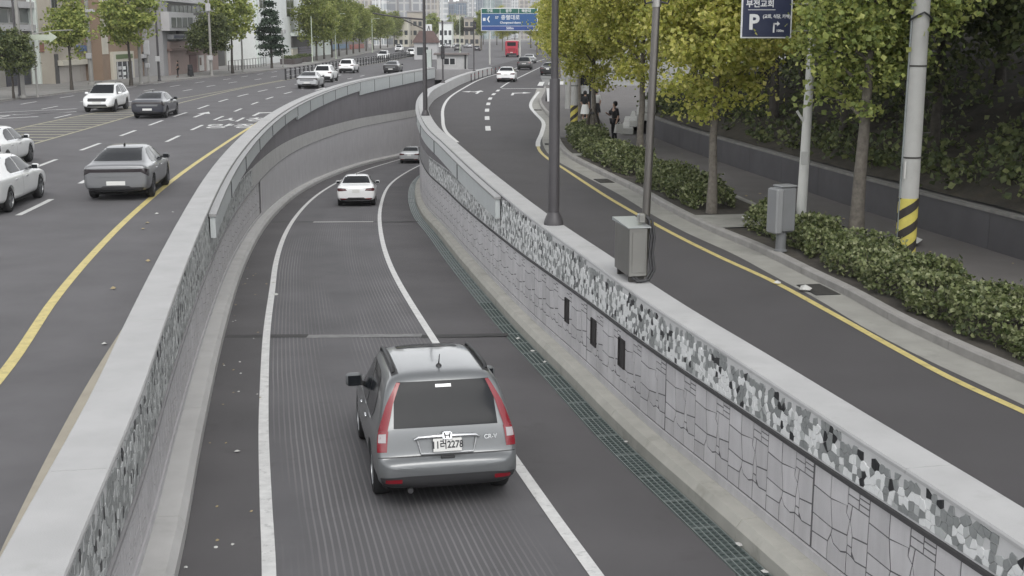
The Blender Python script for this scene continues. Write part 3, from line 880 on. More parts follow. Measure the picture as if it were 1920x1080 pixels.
# --- drain channel with gratings along the right kerb
GRATE = mat('grating_steel', (.10, .125, .12), .5, metal=.4, var=.15, vscale=3)
GRATE_HI = mat('grating_bar', (.30, .34, .33), .45, metal=.4)
CHAN = mat('drain_channel_dark', (.042, .05, .048), .9)
ch = tag(ribbon_on('drain_channel', RW, -1.5, 110, -RK - RG, -RK, lambda Y: RAMP_Z(Y) - .05, CHAN), 'long grated drain channel at the foot of the stone-clad wall', 'drain')
y = 6.0
while y < 95:
    ln = 1.0 if y < 40 else 3.0
    q = MB()
    def seg(d0, d1, ya, yb, z0, z1, mi):
        p = [(*RW.off(ya, d0), RAMP_Z(ya) + z0), (*RW.off(ya, d1), RAMP_Z(ya) + z0), (*RW.off(yb, d1), RAMP_Z(yb) + z0), (*RW.off(yb, d0), RAMP_Z(yb) + z0)]
        p += [(*RW.off(ya, d0), RAMP_Z(ya) + z1), (*RW.off(ya, d1), RAMP_Z(ya) + z1), (*RW.off(yb, d1), RAMP_Z(yb) + z1), (*RW.off(yb, d0), RAMP_Z(yb) + z1)]
        q.add(p, [(0, 3, 2, 1), (4, 5, 6, 7), (0, 1, 5, 4), (1, 2, 6, 5), (2, 3, 7, 6), (3, 0, 4, 7)], mi)
    seg(-RK - RG + .012, -RK - .012, y + .01, y + ln - .01, -.05, -.018, 0)
    for k in range(5):
        d = -RK - RG + .02 + k * (RG - .05) / 4
        seg(d, d + .012, y + .006, y + ln - .006, -.02, .005, 1)
    for k in range(9 if y < 30 else 0):
        yy = y + ln * (k + .5) / 9
        seg(-RK - RG + .02, -RK - .02, yy - .006, yy + .006, -.02, -.004, 0)
    seg(-RK - RG + .02, -RK - .02, y + .004, y + .014, -.02, .004, 1)
    q.build('grate', [GRATE, GRATE_HI], ch)
    y += ln

# --- gutter and slotted drain along the outside of the left coping
BEIGE = mat('gutter_beige', (.36, .33, .27), .85, var=.1, vscale=2, spot=(2, .5, (.25, .23, .19)))
GUT = Curve([(-2.9, 2), (-4.15, 8.0), (-4.6, 10), (-5.6, 15.0), (-6.42, 20), (-7.55, 28.8)])
ysg = ysteps(2, 28.8, .8, .03)
gl = tag(strip('street_gutter', [(GUT(y), y, .008) for y in ysg], [(LW(y) - .3, y, .008) for y in ysg], BEIGE), kind='structure')
SL = mat('slot_drain_steel', (.30, .30, .29), .5, metal=.5); SLD = mat('slot_dark', (.02, .02, .02), .9)
sd = tag(ribbon_on('slot_drain', GUT, 4, 15.6, .26, .40, .013, SL), 'perforated steel slot drain along the outside of the left parapet', 'drain')
q = MB(); y = 4.0
while y < 15.5:
    for d in (.285, .33, .375):
        q.poly([(*GUT.off(y, d - .02), .016), (*GUT.off(y, d + .02), .016), (*GUT.off(y + .05, d + .02), .016), (*GUT.off(y + .05, d - .02), .016)])
    y += .1
tag(q.build('drain_slots', SLD, sd), kind='stuff')

# --- tunnel portal at the end of the cutting, attendant's booth on it
px0, px1 = LW(YP) - .6, RW(YP) + .6
pr = empty('tunnel_portal', ((px0 + px1) / 2, YP, 0), 0, 'grey concrete tunnel portal below the small booth at the ramp end', 'portal')
q = MB(); q.cbox(-(px1 - px0) / 2, (px1 - px0) / 2, 0, .5, -.7, .55, .03); q.build('portal_beam', CONC_GREY, pr)
q = MB(); q.box(-(px1 - px0) / 2, (px1 - px0) / 2, .5, 60, -.7, -.04); q.build('tunnel_roof', CONC_GREY, pr)
q = MB(); q.box(-(px1 - px0) / 2 - 3, (px1 - px0) / 2 + 8, 60, 60.4, -10, -.06); q.build('tunnel_back', WALL_BACK, pr)
q = MB(); q.box(-(px1 - px0) / 2 - .4, -(px1 - px0) / 2 + .6, .5, 60, -10, -.7); q.build('tunnel_side', WALL_BACK, pr)
q = MB(); q.box((px1 - px0) / 2 - .6, (px1 - px0) / 2 + .4, .5, 60, -10, -.7); q.build('tunnel_side', WALL_BACK, pr)
bo = empty('booth', (-7.15, 149.5, 0), 0, 'small pale attendant booth with flat brown roof and twin window above the tunnel', 'booth')
q = MB(); q.cbox(-1.8, 1.8, -1.2, 1.2, 0, 2.15, .03); q.build('wall', mat('booth_wall', (.42, .42, .42), .7, var=.05, vscale=2), bo)
rf = MB(); rf.cbox(-2.15, 2.1, -1.6, 1.5, 2.15, 2.38, .03); rf.build('roof', mat('booth_roof', (.17, .15, .145), .7), bo)
q = MB(); q.box(-.98, .42, -1.24, -1.2, .98, 1.82); wf = q.build('window_frame', mat('window_white', (.65, .65, .65), .5), bo)
for x in (-.92, -.23):
    q = MB(); q.box(x, x + .58, -1.262, -1.241, 1.05, 1.75); q.build('pane', mat('glass_dark', (.02, .022, .026), .12), wf)
q = MB(); q.box(1.5, 1.7, -1.3, -1.2, 0, 2.15); q.build('corner_post', DARKSTEEL, bo)
q = MB(); q.box(2.0, 2.5, -1.0, -.5, 0, .55); q.build('equipment_box', DARKSTEEL, bo)
# ================================================================== VEHICLES
GLASS = mat('car_glass', (.016, .018, .021), .10, spec=.14)
TYRE = mat('tyre', (.022, .022, .023), .85)
RIM = mat('rim_alloy', (.42, .43, .44), .32, metal=.85)
RIM_D = mat('rim_dark', (.12, .12, .125), .35, metal=.7)
BLACKP = mat('black_plastic', (.028, .028, .03), .55)
LAMP_R = mat('lamp_red', (.20, .006, .014), .25, coat=.6)
LAMP_RD = mat('lamp_dark_red', (.07, .012, .016), .18, coat=.6)
LAMP_W = mat('lamp_clear', (.72, .73, .74), .15, coat=.6)
LAMP_C = mat('lamp_clear_grey', (.36, .33, .34), .15, coat=.6)
LAMP_K = mat('lamp_smoked', (.03, .025, .028), .15, coat=.6)
CHROME = mat('chrome', (.72, .73, .74), .14, metal=1.0)
PLATE = mat('number_plate_white', (.68, .68, .66), .45)
PLATE_T = mat('number_plate_text', (.03, .03, .035), .5)
UNDER = mat('underbody', (.012, .012, .012), .9)
def paint(name, c, rough=.32, metal=0.0): return mat('paint_' + name, c, rough, coat=.75, metal=metal, coords='object')
P_WHITE = paint('white', (.80, .81, .81)); P_SILVER = paint('silver_grey', (.155, .163, .168), .36, .45); P_GREY = paint('grey', (.20, .205, .213), .36, .4)
P_DARK = paint('dark_navy', (.030, .032, .044), .3); P_BLACK = paint('black', (.02, .02, .022), .3); P_LSILVER = paint('light_silver', (.46, .47, .48), .36, .4)
P_RED = paint('red', (.42, .025, .05))

def section(st):
    y, w, zb, zs, zt, wt = st
    hc = max(0.0, min(1.0, (zt - zs) / .4))
    return [(0, y, zb), (.78 * w, y, zb), (.965 * w, y, zb + .09), (w, y, zb + .42 * (zs - zb)), (.99 * w, y, zs - .07), (.945 * w, y, zs),
            (wt + (.02 * hc), y, zt - .02 - .075 * hc), (.80 * wt, y, zt - .004), (0, y, zt)]
def car_body(stations, wheels, wr):
    """loft of half sections mirrored, smoothed by subdivision, wheel houses cut out"""
    rings = []
    for st in stations:
        h = section(st)
        rings.append(h + [(-x, y, z) for x, y, z in h[-2:0:-1]])
    n = len(rings[0])
    v = [p for r in rings for p in r]; f = []
    for i in range(len(rings) - 1):
        for k in range(n):
            j = (k + 1) % n
            f.append((i * n + k, i * n + j, (i + 1) * n + j, (i + 1) * n + k))
    f.append(tuple(range(n - 1, -1, -1))); f.append(tuple((len(rings) - 1) * n + k for k in range(n)))
    me = bpy.data.meshes.new('body'); me.from_pydata(v, [], f)
    bm = bmesh.new(); bm.from_mesh(me); bmesh.ops.recalc_face_normals(bm, faces=bm.faces)
    bm.to_mesh(me); bm.free()
    me.shade_smooth()
    o = bpy.data.objects.new('body', me); COL.objects.link(o)
    md = o.modifiers.new('s', 'SUBSURF'); md.levels = 3; md.render_levels = 3
    W = max(s[1] for s in stations)
    q = MB()
    for yw in wheels:
        for sx in (-1, 1):
            q.lathe([(wr * 1.13, 0), (wr * 1.13, .5)], 40, (sx * W + (-.27 if sx > 0 else -.23), yw, wr * 1.02), 'x')
    c = bpy.data.objects.new('cutter', q.mesh('cutter', UNDER)); COL.objects.link(c)
    bm = bmesh.new(); bm.from_mesh(c.data); bmesh.ops.recalc_face_normals(bm, faces=bm.faces); bm.to_mesh(c.data); bm.free()
    b = o.modifiers.new('b', 'BOOLEAN'); b.operation = 'DIFFERENCE'; b.object = c; b.solver = 'EXACT'
    bake(o)
    cm = c.data; bpy.data.objects.remove(c); bpy.data.meshes.remove(cm)
    me = o.data; me.materials.clear()
    bpy.data.objects.remove(o)
    me.shade_smooth()
    try: me.set_sharp_from_angle(angle=R(38))
    except Exception: pass
    return me
def bvh_of(me):
    return BVHTree.FromPolygons([v.co.copy() for v in me.vertices], [tuple(p.vertices) for p in me.polygons])
def patch(bvh, poly, frame, off=.005, cell=.05):
    """a skin patch of the body: poly in the (a,b) plane of frame=(origin, a axis, b axis, direction) thrown onto the body"""
    O, A, B, D = [Vector(q) for q in frame]; D.normalize()
    a0, a1 = min(p[0] for p in poly), max(p[0] for p in poly); b0, b1 = min(p[1] for p in poly), max(p[1] for p in poly)
    na, nb = max(1, int((a1 - a0) / cell + .99)), max(1, int((b1 - b0) / cell + .99))
    cache = {}; q = MB()
    def hit(p):
        k = (round(p[0], 4), round(p[1], 4))
        if k not in cache:
            r = bvh.ray_cast(O + A * p[0] + B * p[1], D)
            if r[0] is None: cache[k] = None
            else:
                nm = r[1] if r[1].dot(D) < 0 else -r[1]
                cache[k] = len(q.v); q.v.append(tuple(r[0] + nm * off))
        return cache[k]
    for i in range(na):
        for j in range(nb):
            ca, cb = a0 + (a1 - a0) * i / na, b0 + (b1 - b0) * j / nb
            da, db = (a1 - a0) / na, (b1 - b0) / nb
            pl = list(poly)
            for (x, y, c) in ((-1, 0, -ca), (1, 0, ca + da), (0, -1, -cb), (0, 1, cb + db)):
                pl = clip_half(pl, x, y, c)
                if len(pl) < 3: break
            if len(pl) < 3: continue
            ids = []
            for p in pl:
                h = hit(p)
                if h is None: ids = []; break
                if not ids or ids[-1] != h: ids.append(h)
            if len(ids) > 2 and ids[0] == ids[-1]: ids.pop()
            if len(set(ids)) >= 3 and len(set(ids)) == len(ids): q.f.append(tuple(ids)); q.mi.append(0)
    return q
def FR_REAR(): return ((0, -3, 0), (1, 0, 0), (0, 0, 1), (0, 1, 0))
def FR_FRONT(L): return ((0, L + 3, 0), (-1, 0, 0), (0, 0, 1), (0, -1, 0))
def FR_SIDE(s): return ((s * 3, 0, 0), (0, 1, 0), (0, 0, 1), (-s, 0, 0))
def FR_TOP(): return ((0, 0, 4), (1, 0, 0), (0, 1, 0), (0, 0, -1))
def FR_RC(s, ang=45):
    """rear corner, looking at it at ang degrees from straight behind"""
    a = R(ang); d = Vector((-s * math.sin(a), math.cos(a), 0)); side = Vector((math.cos(a), s * math.sin(a), 0))
    return (Vector((0, .1, 0)) - d * 4, side, (0, 0, 1), d)
def FR_FC(s, L, ang=45):
    a = R(ang); d = Vector((-s * math.sin(a), -math.cos(a), 0)); side = Vector((math.cos(a), -s * math.sin(a), 0))
    return (Vector((0, L - .1, 0)) - d * 4, side, (0, 0, 1), d)
def mirror(poly): return [(-a, b) for a, b in poly][::-1]
_wheel_cache = {}
def wheel_meshes(r, wd, dark=False, spokes=5):
    k = (r, wd, dark, spokes)
    if k in _wheel_cache: return _wheel_cache[k]
    q = MB()
    q.lathe([(r * .66, -wd / 2), (r * .90, -wd / 2), (r * .985, -wd * .38), (r, -wd * .2), (r, wd * .2), (r * .985, wd * .38), (r * .90, wd / 2), (r * .66, wd / 2)], 28, axis='x', cap=False)
    t = q.mesh('tyre', TYRE, 40)
    q = MB()
    q.lathe([(r * .68, -wd * .42), (r * .68, wd * .46), (r * .62, wd * .47), (r * .60, wd * .1), (0.01, wd * .08)], 28, axis='x', cap=False, mi=1)
    q.lathe([(r * .68, wd * .44), (r * .69, wd * .48), (r * .62, wd * .485), (r * .61, wd * .40)], 28, axis='x', cap=False, mi=0)
    for i in range(spokes):
        a = 2 * math.pi * i / spokes
        for da in (-.10, .10):
            M = Matrix.Rotation(a + da, 4, 'X')
            q.box(wd * .28, wd * .45, -.022, .022, .03, r * .63, 0, M)
    q.lathe([(r * .17, wd * .2), (r * .17, wd * .46), (r * .1, wd * .49), (.005, wd * .49)], 14, axis='x', mi=0)
    rm = q.mesh('rim', [RIM_D if dark else RIM, BLACKP], 40)
    _wheel_cache[k] = (t, rm); return t, rm
def add_wheels(root, W, ys, r, wd=.22, dark=False, inset=.135, spokes=5):
    t, rm = wheel_meshes(r, wd, dark, spokes)
    for yw in ys:
        for s in (-1, 1):
            o = mesh_obj('wheel', t, root); o.location = (s * (W - inset), yw, r); 
            if s < 0: o.rotation_euler = (0, 0, math.pi)
            mesh_obj('rim', rm, o)
def body_part(root, me, m):
    o = mesh_obj('body', me, root)
    if not me.materials: me.materials.append(m)
    o.material_slots[0].link = 'OBJECT'; o.material_slots[0].material = m
    return o
def part_patch(root, bvh, name, poly, frame, m, off=.005, cell=.05, parent=None):
    return patch(bvh, poly, frame, off, cell).build(name, m, parent or root, 60)
def mirrors(root, W, y, z, m, s_=(.24, .13, .15)):
    for s in (-1, 1):
        X0, X1 = W - .05, W - .05 + s_[0] - .03
        q = MB(); q.cbox(min(s * X0, s * X1), max(s * X0, s * X1), y - .05, y + s_[1] - .05, z, z + s_[2], .035)
        o = q.build('side_mirror', m, root, 50); o.material_slots[0].link = 'OBJECT'; o.material_slots[0].material = m
        q = MB(); xa = s * (X0 + .02); xb = s * (X1 - .03)
        q.cbox(min(xa, xb), max(xa, xb), y - .058, y - .049, z + .02, z + s_[2] - .025, .004); q.build('mirror_glass', GLASS, o)
        q = MB(); xa, xb = s * (W - .20), s * (X0 + .03); q.box(min(xa, xb), max(xa, xb), y - .01, y + .05, z + .01, z + .07); q.build('mirror_arm', BLACKP, o)
def plate(root, y, z, wd, ht, txt, tilt=0, size=None):
    q = MB(); q.cbox(-wd / 2, wd / 2, -.012, 0, -ht / 2, ht / 2, .004)
    o = q.build('number_plate', PLATE, root); o.location = (0, y, z); o.rotation_euler = (tilt, 0, 0)
    if txt: text_obj(txt, size or ht * .75, PLATE_T, (0, -.014, 0), parent=o, name='plate_number', ext=.001, bold=.003, sx=.82)
    return o
def under(root, W, L, z):
    q = MB(); q.cbox(-W + .12, W - .12, .35, L - .35, z - .06, z + .25, .04); q.build('underbody', UNDER, root)

# ---- silver-grey crossover seen from behind on the ramp: the nearest vehicle
def hero_suv():
    root = empty('crossover_car', (0, 0, 0), 0)
    L, W, wr = 4.52, .91, .345
    wh = (.93, 3.55)
    st = [  # y, half width, bottom, shoulder, top, top half width
        (0.00, .70, .40, .57, .60, .62), (0.03, .80, .34, .62, .66, .72), (.10, .875, .30, .66, .70, .80), (.13, .885, .29, .70, .74, .82), (.17, .89, .28, .93, 1.02, .80), (.24, .895, .27, .98, 1.14, .785),
        (.38, .90, .26, 1.00, 1.46, .765), (.47, .905, .26, 1.00, 1.65, .72), (.64, .907, .25, 1.00, 1.685, .71), (1.2, .91, .23, .995, 1.695, .705), (1.9, .91, .23, .985, 1.695, .70), (2.42, .91, .23, .975, 1.655, .68),
        (2.65, .91, .23, .97, 1.59, .65), (3.05, .91, .23, .965, 1.30, .70), (3.35, .905, .23, .96, 1.06, .76), (3.7, .895, .24, .93, .985, .75), (4.1, .87, .25, .86, .90, .70), (4.35, .80, .27, .76, .79, .62), (4.46, .70, .30, .66, .69, .54), (4.52, .56, .36, .56, .59, .45)]
    me = car_body(st, wh, wr); bv = bvh_of(me)
    body_part(root, me, P_SILVER); under(root, W, L, .26)
    add_wheels(root, W, wh, wr, .225)
    pp = lambda *a, **k: part_patch(root, bv, *a, **k)
    pp('tailgate_glass', [(-.655, 1.045), (.655, 1.045), (.63, 1.40), (.585, 1.575), (-.585, 1.575), (-.63, 1.40)], FR_REAR(), GLASS)
    for s in (-1, 1):
        f = (lambda p: p) if s > 0 else mirror
        pp('tail_lamp', f([(.69, 1.02), (.77, 1.02), (.815, 1.00), (.765, 1.30), (.685, 1.57), (.64, 1.565), (.68, 1.32)]), FR_RC(s, 28), LAMP_R, off=.010)
        pp('reversing_lamp', f([(.70, .885), (.785, .885), (.79, .98), (.705, .99)]), FR_RC(s, 28), LAMP_C, off=.014)
        pp('turn_lamp', f([(.68, .77), (.79, .77), (.81, 1.0), (.76, 1.02), (.68, 1.02)]), FR_RC(s, 28), LAMP_R, off=.010)
        o = pp('front_door_window', [(1.80, 1.00), (2.98, 1.015), (2.86, 1.12), (2.50, 1.47), (2.25, 1.53), (1.84, 1.55)], FR_SIDE(s), GLASS)
        pp('rear_door_window', [(.98, 1.02), (1.74, 1.00), (1.78, 1.55), (1.30, 1.55), (1.02, 1.50), (.88, 1.30), (.86, 1.12)], FR_SIDE(s), GLASS)
        pp('window_trim', [(.90, .985), (3.02, .985), (3.0, 1.004), (.92, 1.006)], FR_SIDE(s), CHROME, off=.008)
        pp('door_seam', [(1.765, .36), (1.775, .36), (1.795, 1.0), (1.785, 1.0)], FR_SIDE(s), BLACKP, off=.003)
        pp('sill_cladding', [(1.33, .24), (3.15, .24), (3.15, .34), (1.33, .34)], FR_SIDE(s), BLACKP, off=.006)
        for yh in (1.38, 2.15):
            q = MB(); q.cbox(s * .915 - .016, s * .915 + .016, yh, yh + .2, .90, .935, .008); q.build('door_handle', CHROME, root, 50)
        rl_ = []
        for yy in (.72, .80, 1.1, 1.6, 2.1, 2.3, 2.38):
            hit_ = bv.ray_cast(Vector((s * .60, yy, 4)), Vector((0, 0, -1)))[0]; rl_.append((s * .60, yy, hit_.z + (.0 if yy in (.72, 2.38) else .045)))
        q = MB(); q.tube(rl_, .024, 8); q.build('roof_rail', BLACKP, root, 60)
        pp('roof_channel', [(s * .585 - .045, .62), (s * .585 + .045, .62), (s * .585 + .045, 2.5), (s * .585 - .045, 2.5)], FR_TOP(), BLACKP, off=.004)
        pp('reflector', f([(.58, .40), (.78, .40), (.78, .45), (.58, .45)]), FR_REAR(), LAMP_R, off=.012)
    pp('bumper_lower', [(-.80, .28), (.80, .28), (.84, .47), (.5, .485), (-.5, .485), (-.84, .47)], FR_REAR(), BLACKP, off=.008)
    pp('bumper_seam', [(-.86, .698), (.86, .698), (.86, .71), (-.86, .71)], FR_REAR(), BLACKP, off=.003)
    pp('windscreen', [(-.66, 1.09), (.66, 1.09), (.60, 1.5), (.55, 1.60), (-.55, 1.60), (-.60, 1.5)], FR_FRONT(L), GLASS)
    pp('sunroof', [(-.42, 2.05), (.42, 2.05), (.42, 2.42), (-.42, 2.42)], FR_TOP(), GLASS, off=.006)
    for s in (-1, 1): pp('head_lamp', ([(.42, .66), (.78, .72), (.80, .82), (.48, .78)] if s > 0 else mirror([(.42, .66), (.78, .72), (.80, .82), (.48, .78)])), FR_FC(s, L, 25), LAMP_W, off=.006)
    pp('grille', [(-.4, .56), (.4, .56), (.44, .70), (-.44, .70)], FR_FRONT(L), BLACKP)
    # tailgate garnish: chrome bar with emblem over the plate recess
    q = MB(); q.tube([(-.41, .135, .905), (-.36, .125, .935), (0, .118, .945), (.36, .125, .935), (.41, .135, .905)], [.018, .026, .028, .026, .018], 10); q.build('chrome_bar', CHROME, root, 60)
    q = MB(); q.tube([(-.37, .125, .90), (-.33, .105, .73), (.33, .105, .73), (.37, .125, .90)], .013, 8); q.build('plate_surround', P_LSILVER, root, 60)
    plate(root, .092, .835, .36, .165, '11러2278', R(-8))
    em = MB(); em.cbox(-.062, .062, -.012, .0, -.05, .05, .012); e = em.build('emblem', CHROME, root); e.location = (0, .098, .955); e.rotation_euler = (R(-12), 0, 0)
    q = MB()
    for s in (-1, 1): q.add([(s * .036 - .009, -.014, .034), (s * .036 + .009, -.014, .034), (s * .024 + .008, -.014, -.034), (s * .024 - .008, -.014, -.034)], [(0, 1, 2, 3)] if s < 0 else [(0, 1, 2, 3)])
    q.box(-.028, .028, -.016, -.012, -.007, .009); q.build('emblem_bars', BLACKP, e)
    text_obj('CR-V', .075, CHROME, (.55, .125, .90), rot=(math.pi / 2 - R(10), 0, R(4)), parent=root, name='badge', ext=.003, bold=.001)
    q = MB(); q.tube([(.05, .225, 1.075), (.28, .235, 1.10), (.52, .255, 1.095)], [.014, .012, .006], 6); q.build('rear_wiper', BLACKP, root, 50)
    pp('high_stop_lamp', [(-.10, 1.50), (.10, 1.50), (.10, 1.535), (-.10, 1.535)], FR_REAR(), LAMP_W, off=.010)
    q = MB(); q.lathe([(.045, 0), (.035, .03), (.012, .05)], 12, (0.0, .80, 1.672)); q.tube([(0, .80, 1.71), (0, .70, 1.86)], [.009, .005], 6); q.build('roof_antenna', BLACKP, root, 50)
    q = MB(); q.cbox(-.09, .09, .05, .12, .665, .70, .008); q.build('tow_handle', BLACKP, root)
    q = MB(); q.tube([(-.48, .12, .30), (-.48, .02, .29)], .035, 12); q.build('exhaust_pipe', RIM_D, root, 50)
    mirrors(root, W, 2.83, .99, P_SILVER, (.26, .14, .19))
    return root

# ---- sedans
def sedan(kind, pt):
    root = empty('sedan_car', (0, 0, 0), 0)
    L, W, wr = 4.88, .925, .335
    wh = (.98, 3.86)
    if kind == 'fast':      # long sloping tail
        tail = [(0.00, .76, .40, .90, .945, .68), (.015, .83, .34, .95, 1.00, .76), (.05, .88, .28, .985, 1.04, .79), (.20, .905, .26, .995, 1.065, .78), (.42, .915, .24, .985, 1.105, .76), (.80, .92, .23, .97, 1.235, .69), (1.30, .925, .22, .955, 1.39, .62), (1.62, .925, .21, .95, 1.44, .60)]
    else:                   # notchback
        tail = [(0.00, .74, .40, .76, .80, .66), (.02, .82, .34, .86, .915, .74), (.06, .875, .28, .945, 1.00, .79), (.18, .905, .26, .97, 1.025, .78), (.42, .915, .24, .965, 1.03, .77), (.62, .92, .23, .96, 1.07, .76), (1.18, .925, .22, .95, 1.38, .62), (1.45, .925, .21, .945, 1.445, .60)]
    st = tail + [(2.1, .925, .20, .93, 1.465, .60), (2.7, .925, .20, .915, 1.44, .60), (2.95, .925, .20, .91, 1.39, .61), (3.35, .922, .20, .90, 1.17, .66), (3.68, .918, .20, .89, .97, .74), (4.0, .91, .21, .86, .91, .74), (4.45, .885, .22, .77, .82, .68), (4.72, .82, .24, .68, .71, .60), (4.82, .72, .28, .60, .63, .52), (4.88, .58, .34, .50, .53, .44)]
    me = car_body(st, wh, wr); bv = bvh_of(me)
    body_part(root, me, pt); under(root, W, L, .22)
    add_wheels(root, W, wh, wr, .22, kind == 'fast', spokes=5 if kind != 'fast' else 7)
    pp = lambda *a, **k: part_patch(root, bv, *a, **k)
    if kind == 'fast': pp('rear_window', [(-.67, 1.115), (.67, 1.115), (.60, 1.25), (.53, 1.395), (-.53, 1.395), (-.60, 1.25)], FR_REAR(), GLASS)
    else: pp('rear_window', [(-.66, 1.09), (.66, 1.09), (.60, 1.27), (.53, 1.395), (-.53, 1.395), (-.60, 1.27)], FR_REAR(), GLASS)
    pp('windscreen', [(-.68, .99), (.68, .99), (.60, 1.25), (.55, 1.39), (-.55, 1.39), (-.60, 1.25)], FR_FRONT(L), GLASS)
    for s in (-1, 1):
        f = (lambda p: p) if s > 0 else mirror
        pp('front_door_window', [(2.16, .975), (3.42, .95), (3.12, 1.16), (2.72, 1.33), (2.18, 1.365)], FR_SIDE(s), GLASS)
        pp('rear_door_window', [(1.28, 1.0), (2.10, .978), (2.12, 1.365), (1.72, 1.345), (1.40, 1.24), (1.22, 1.09)], FR_SIDE(s), GLASS)
        pp('window_trim', [(1.20, .958), (3.46, .928), (3.46, .94), (1.20, .972)], FR_SIDE(s), CHROME, off=.007)
        pp('door_seam', [(2.13, .32), (2.14, .32), (2.14, .94), (2.13, .94)], FR_SIDE(s), BLACKP, off=.003)
        for yh in (1.45, 2.42):
            q = MB(); q.cbox(s * .924 - .014, s * .924 + .014, yh, yh + .2, .80, .83, .007); q.build('door_handle', CHROME, root, 50)
        pp('head_lamp', f([(.40, .58), (.80, .64), (.84, .73), (.46, .68)]), FR_FC(s, L, 28), LAMP_W, off=.006)
        if kind == 'fast':
            pp('tail_lamp', f([(.52, .85), (.80, .70), (.86, .72), (.86, .90), (.62, .935), (.50, .925)]), FR_RC(s, 30), LAMP_K, off=.006)
        else:
            pp('tail_lamp', f([(.34, .76), (.70, .74), (.80, .78), (.80, .88), (.60, .89), (.40, .86)]), FR_RC(s, 25), LAMP_RD, off=.006)
            pp('reflector', f([(.45, .36), (.70, .36), (.73, .41), (.48, .40)]), FR_REAR(), LAMP_R, off=.008)
    if kind == 'fast':
        pp('lamp_bar', [(-.70, .83), (.70, .83), (.72, .925), (-.72, .925)], FR_REAR(), LAMP_K, off=.009)
        pp('boot_panel', [(-.56, .70), (.56, .70), (.60, .80), (-.60, .80)], FR_REAR(), P_GREY, off=.010)
        plate(root, .005, .52, .52, .115, None)
    else:
        plate(root, -.005, .80 - .06, .34, .155, None) if kind == 'notch' else plate(root, .005, .52, .52, .115, None)
        pp('boot_trim', [(-.36, .86), (.36, .86), (.36, .885), (-.36, .885)], FR_REAR(), CHROME, off=.008)
    pp('bumper_lower', [(-.66, .26), (.66, .26), (.78, .40), (.42, .40), (.36, .44), (-.36, .44), (-.42, .40), (-.78, .40)], FR_REAR(), BLACKP, off=.007)
    pp('grille', [(-.45, .36), (.45, .36), (.52, .62), (-.52, .62)], FR_FRONT(L), BLACKP, off=.006)
    q = MB(); q.cbox(-.02, .02, 1.66, 1.84, 1.43 if kind == 'fast' else 1.45, 1.51, .015); q.build('roof_antenna', BLACKP, root, 50)
    mirrors(root, W, 3.12, .93, pt)
    return root

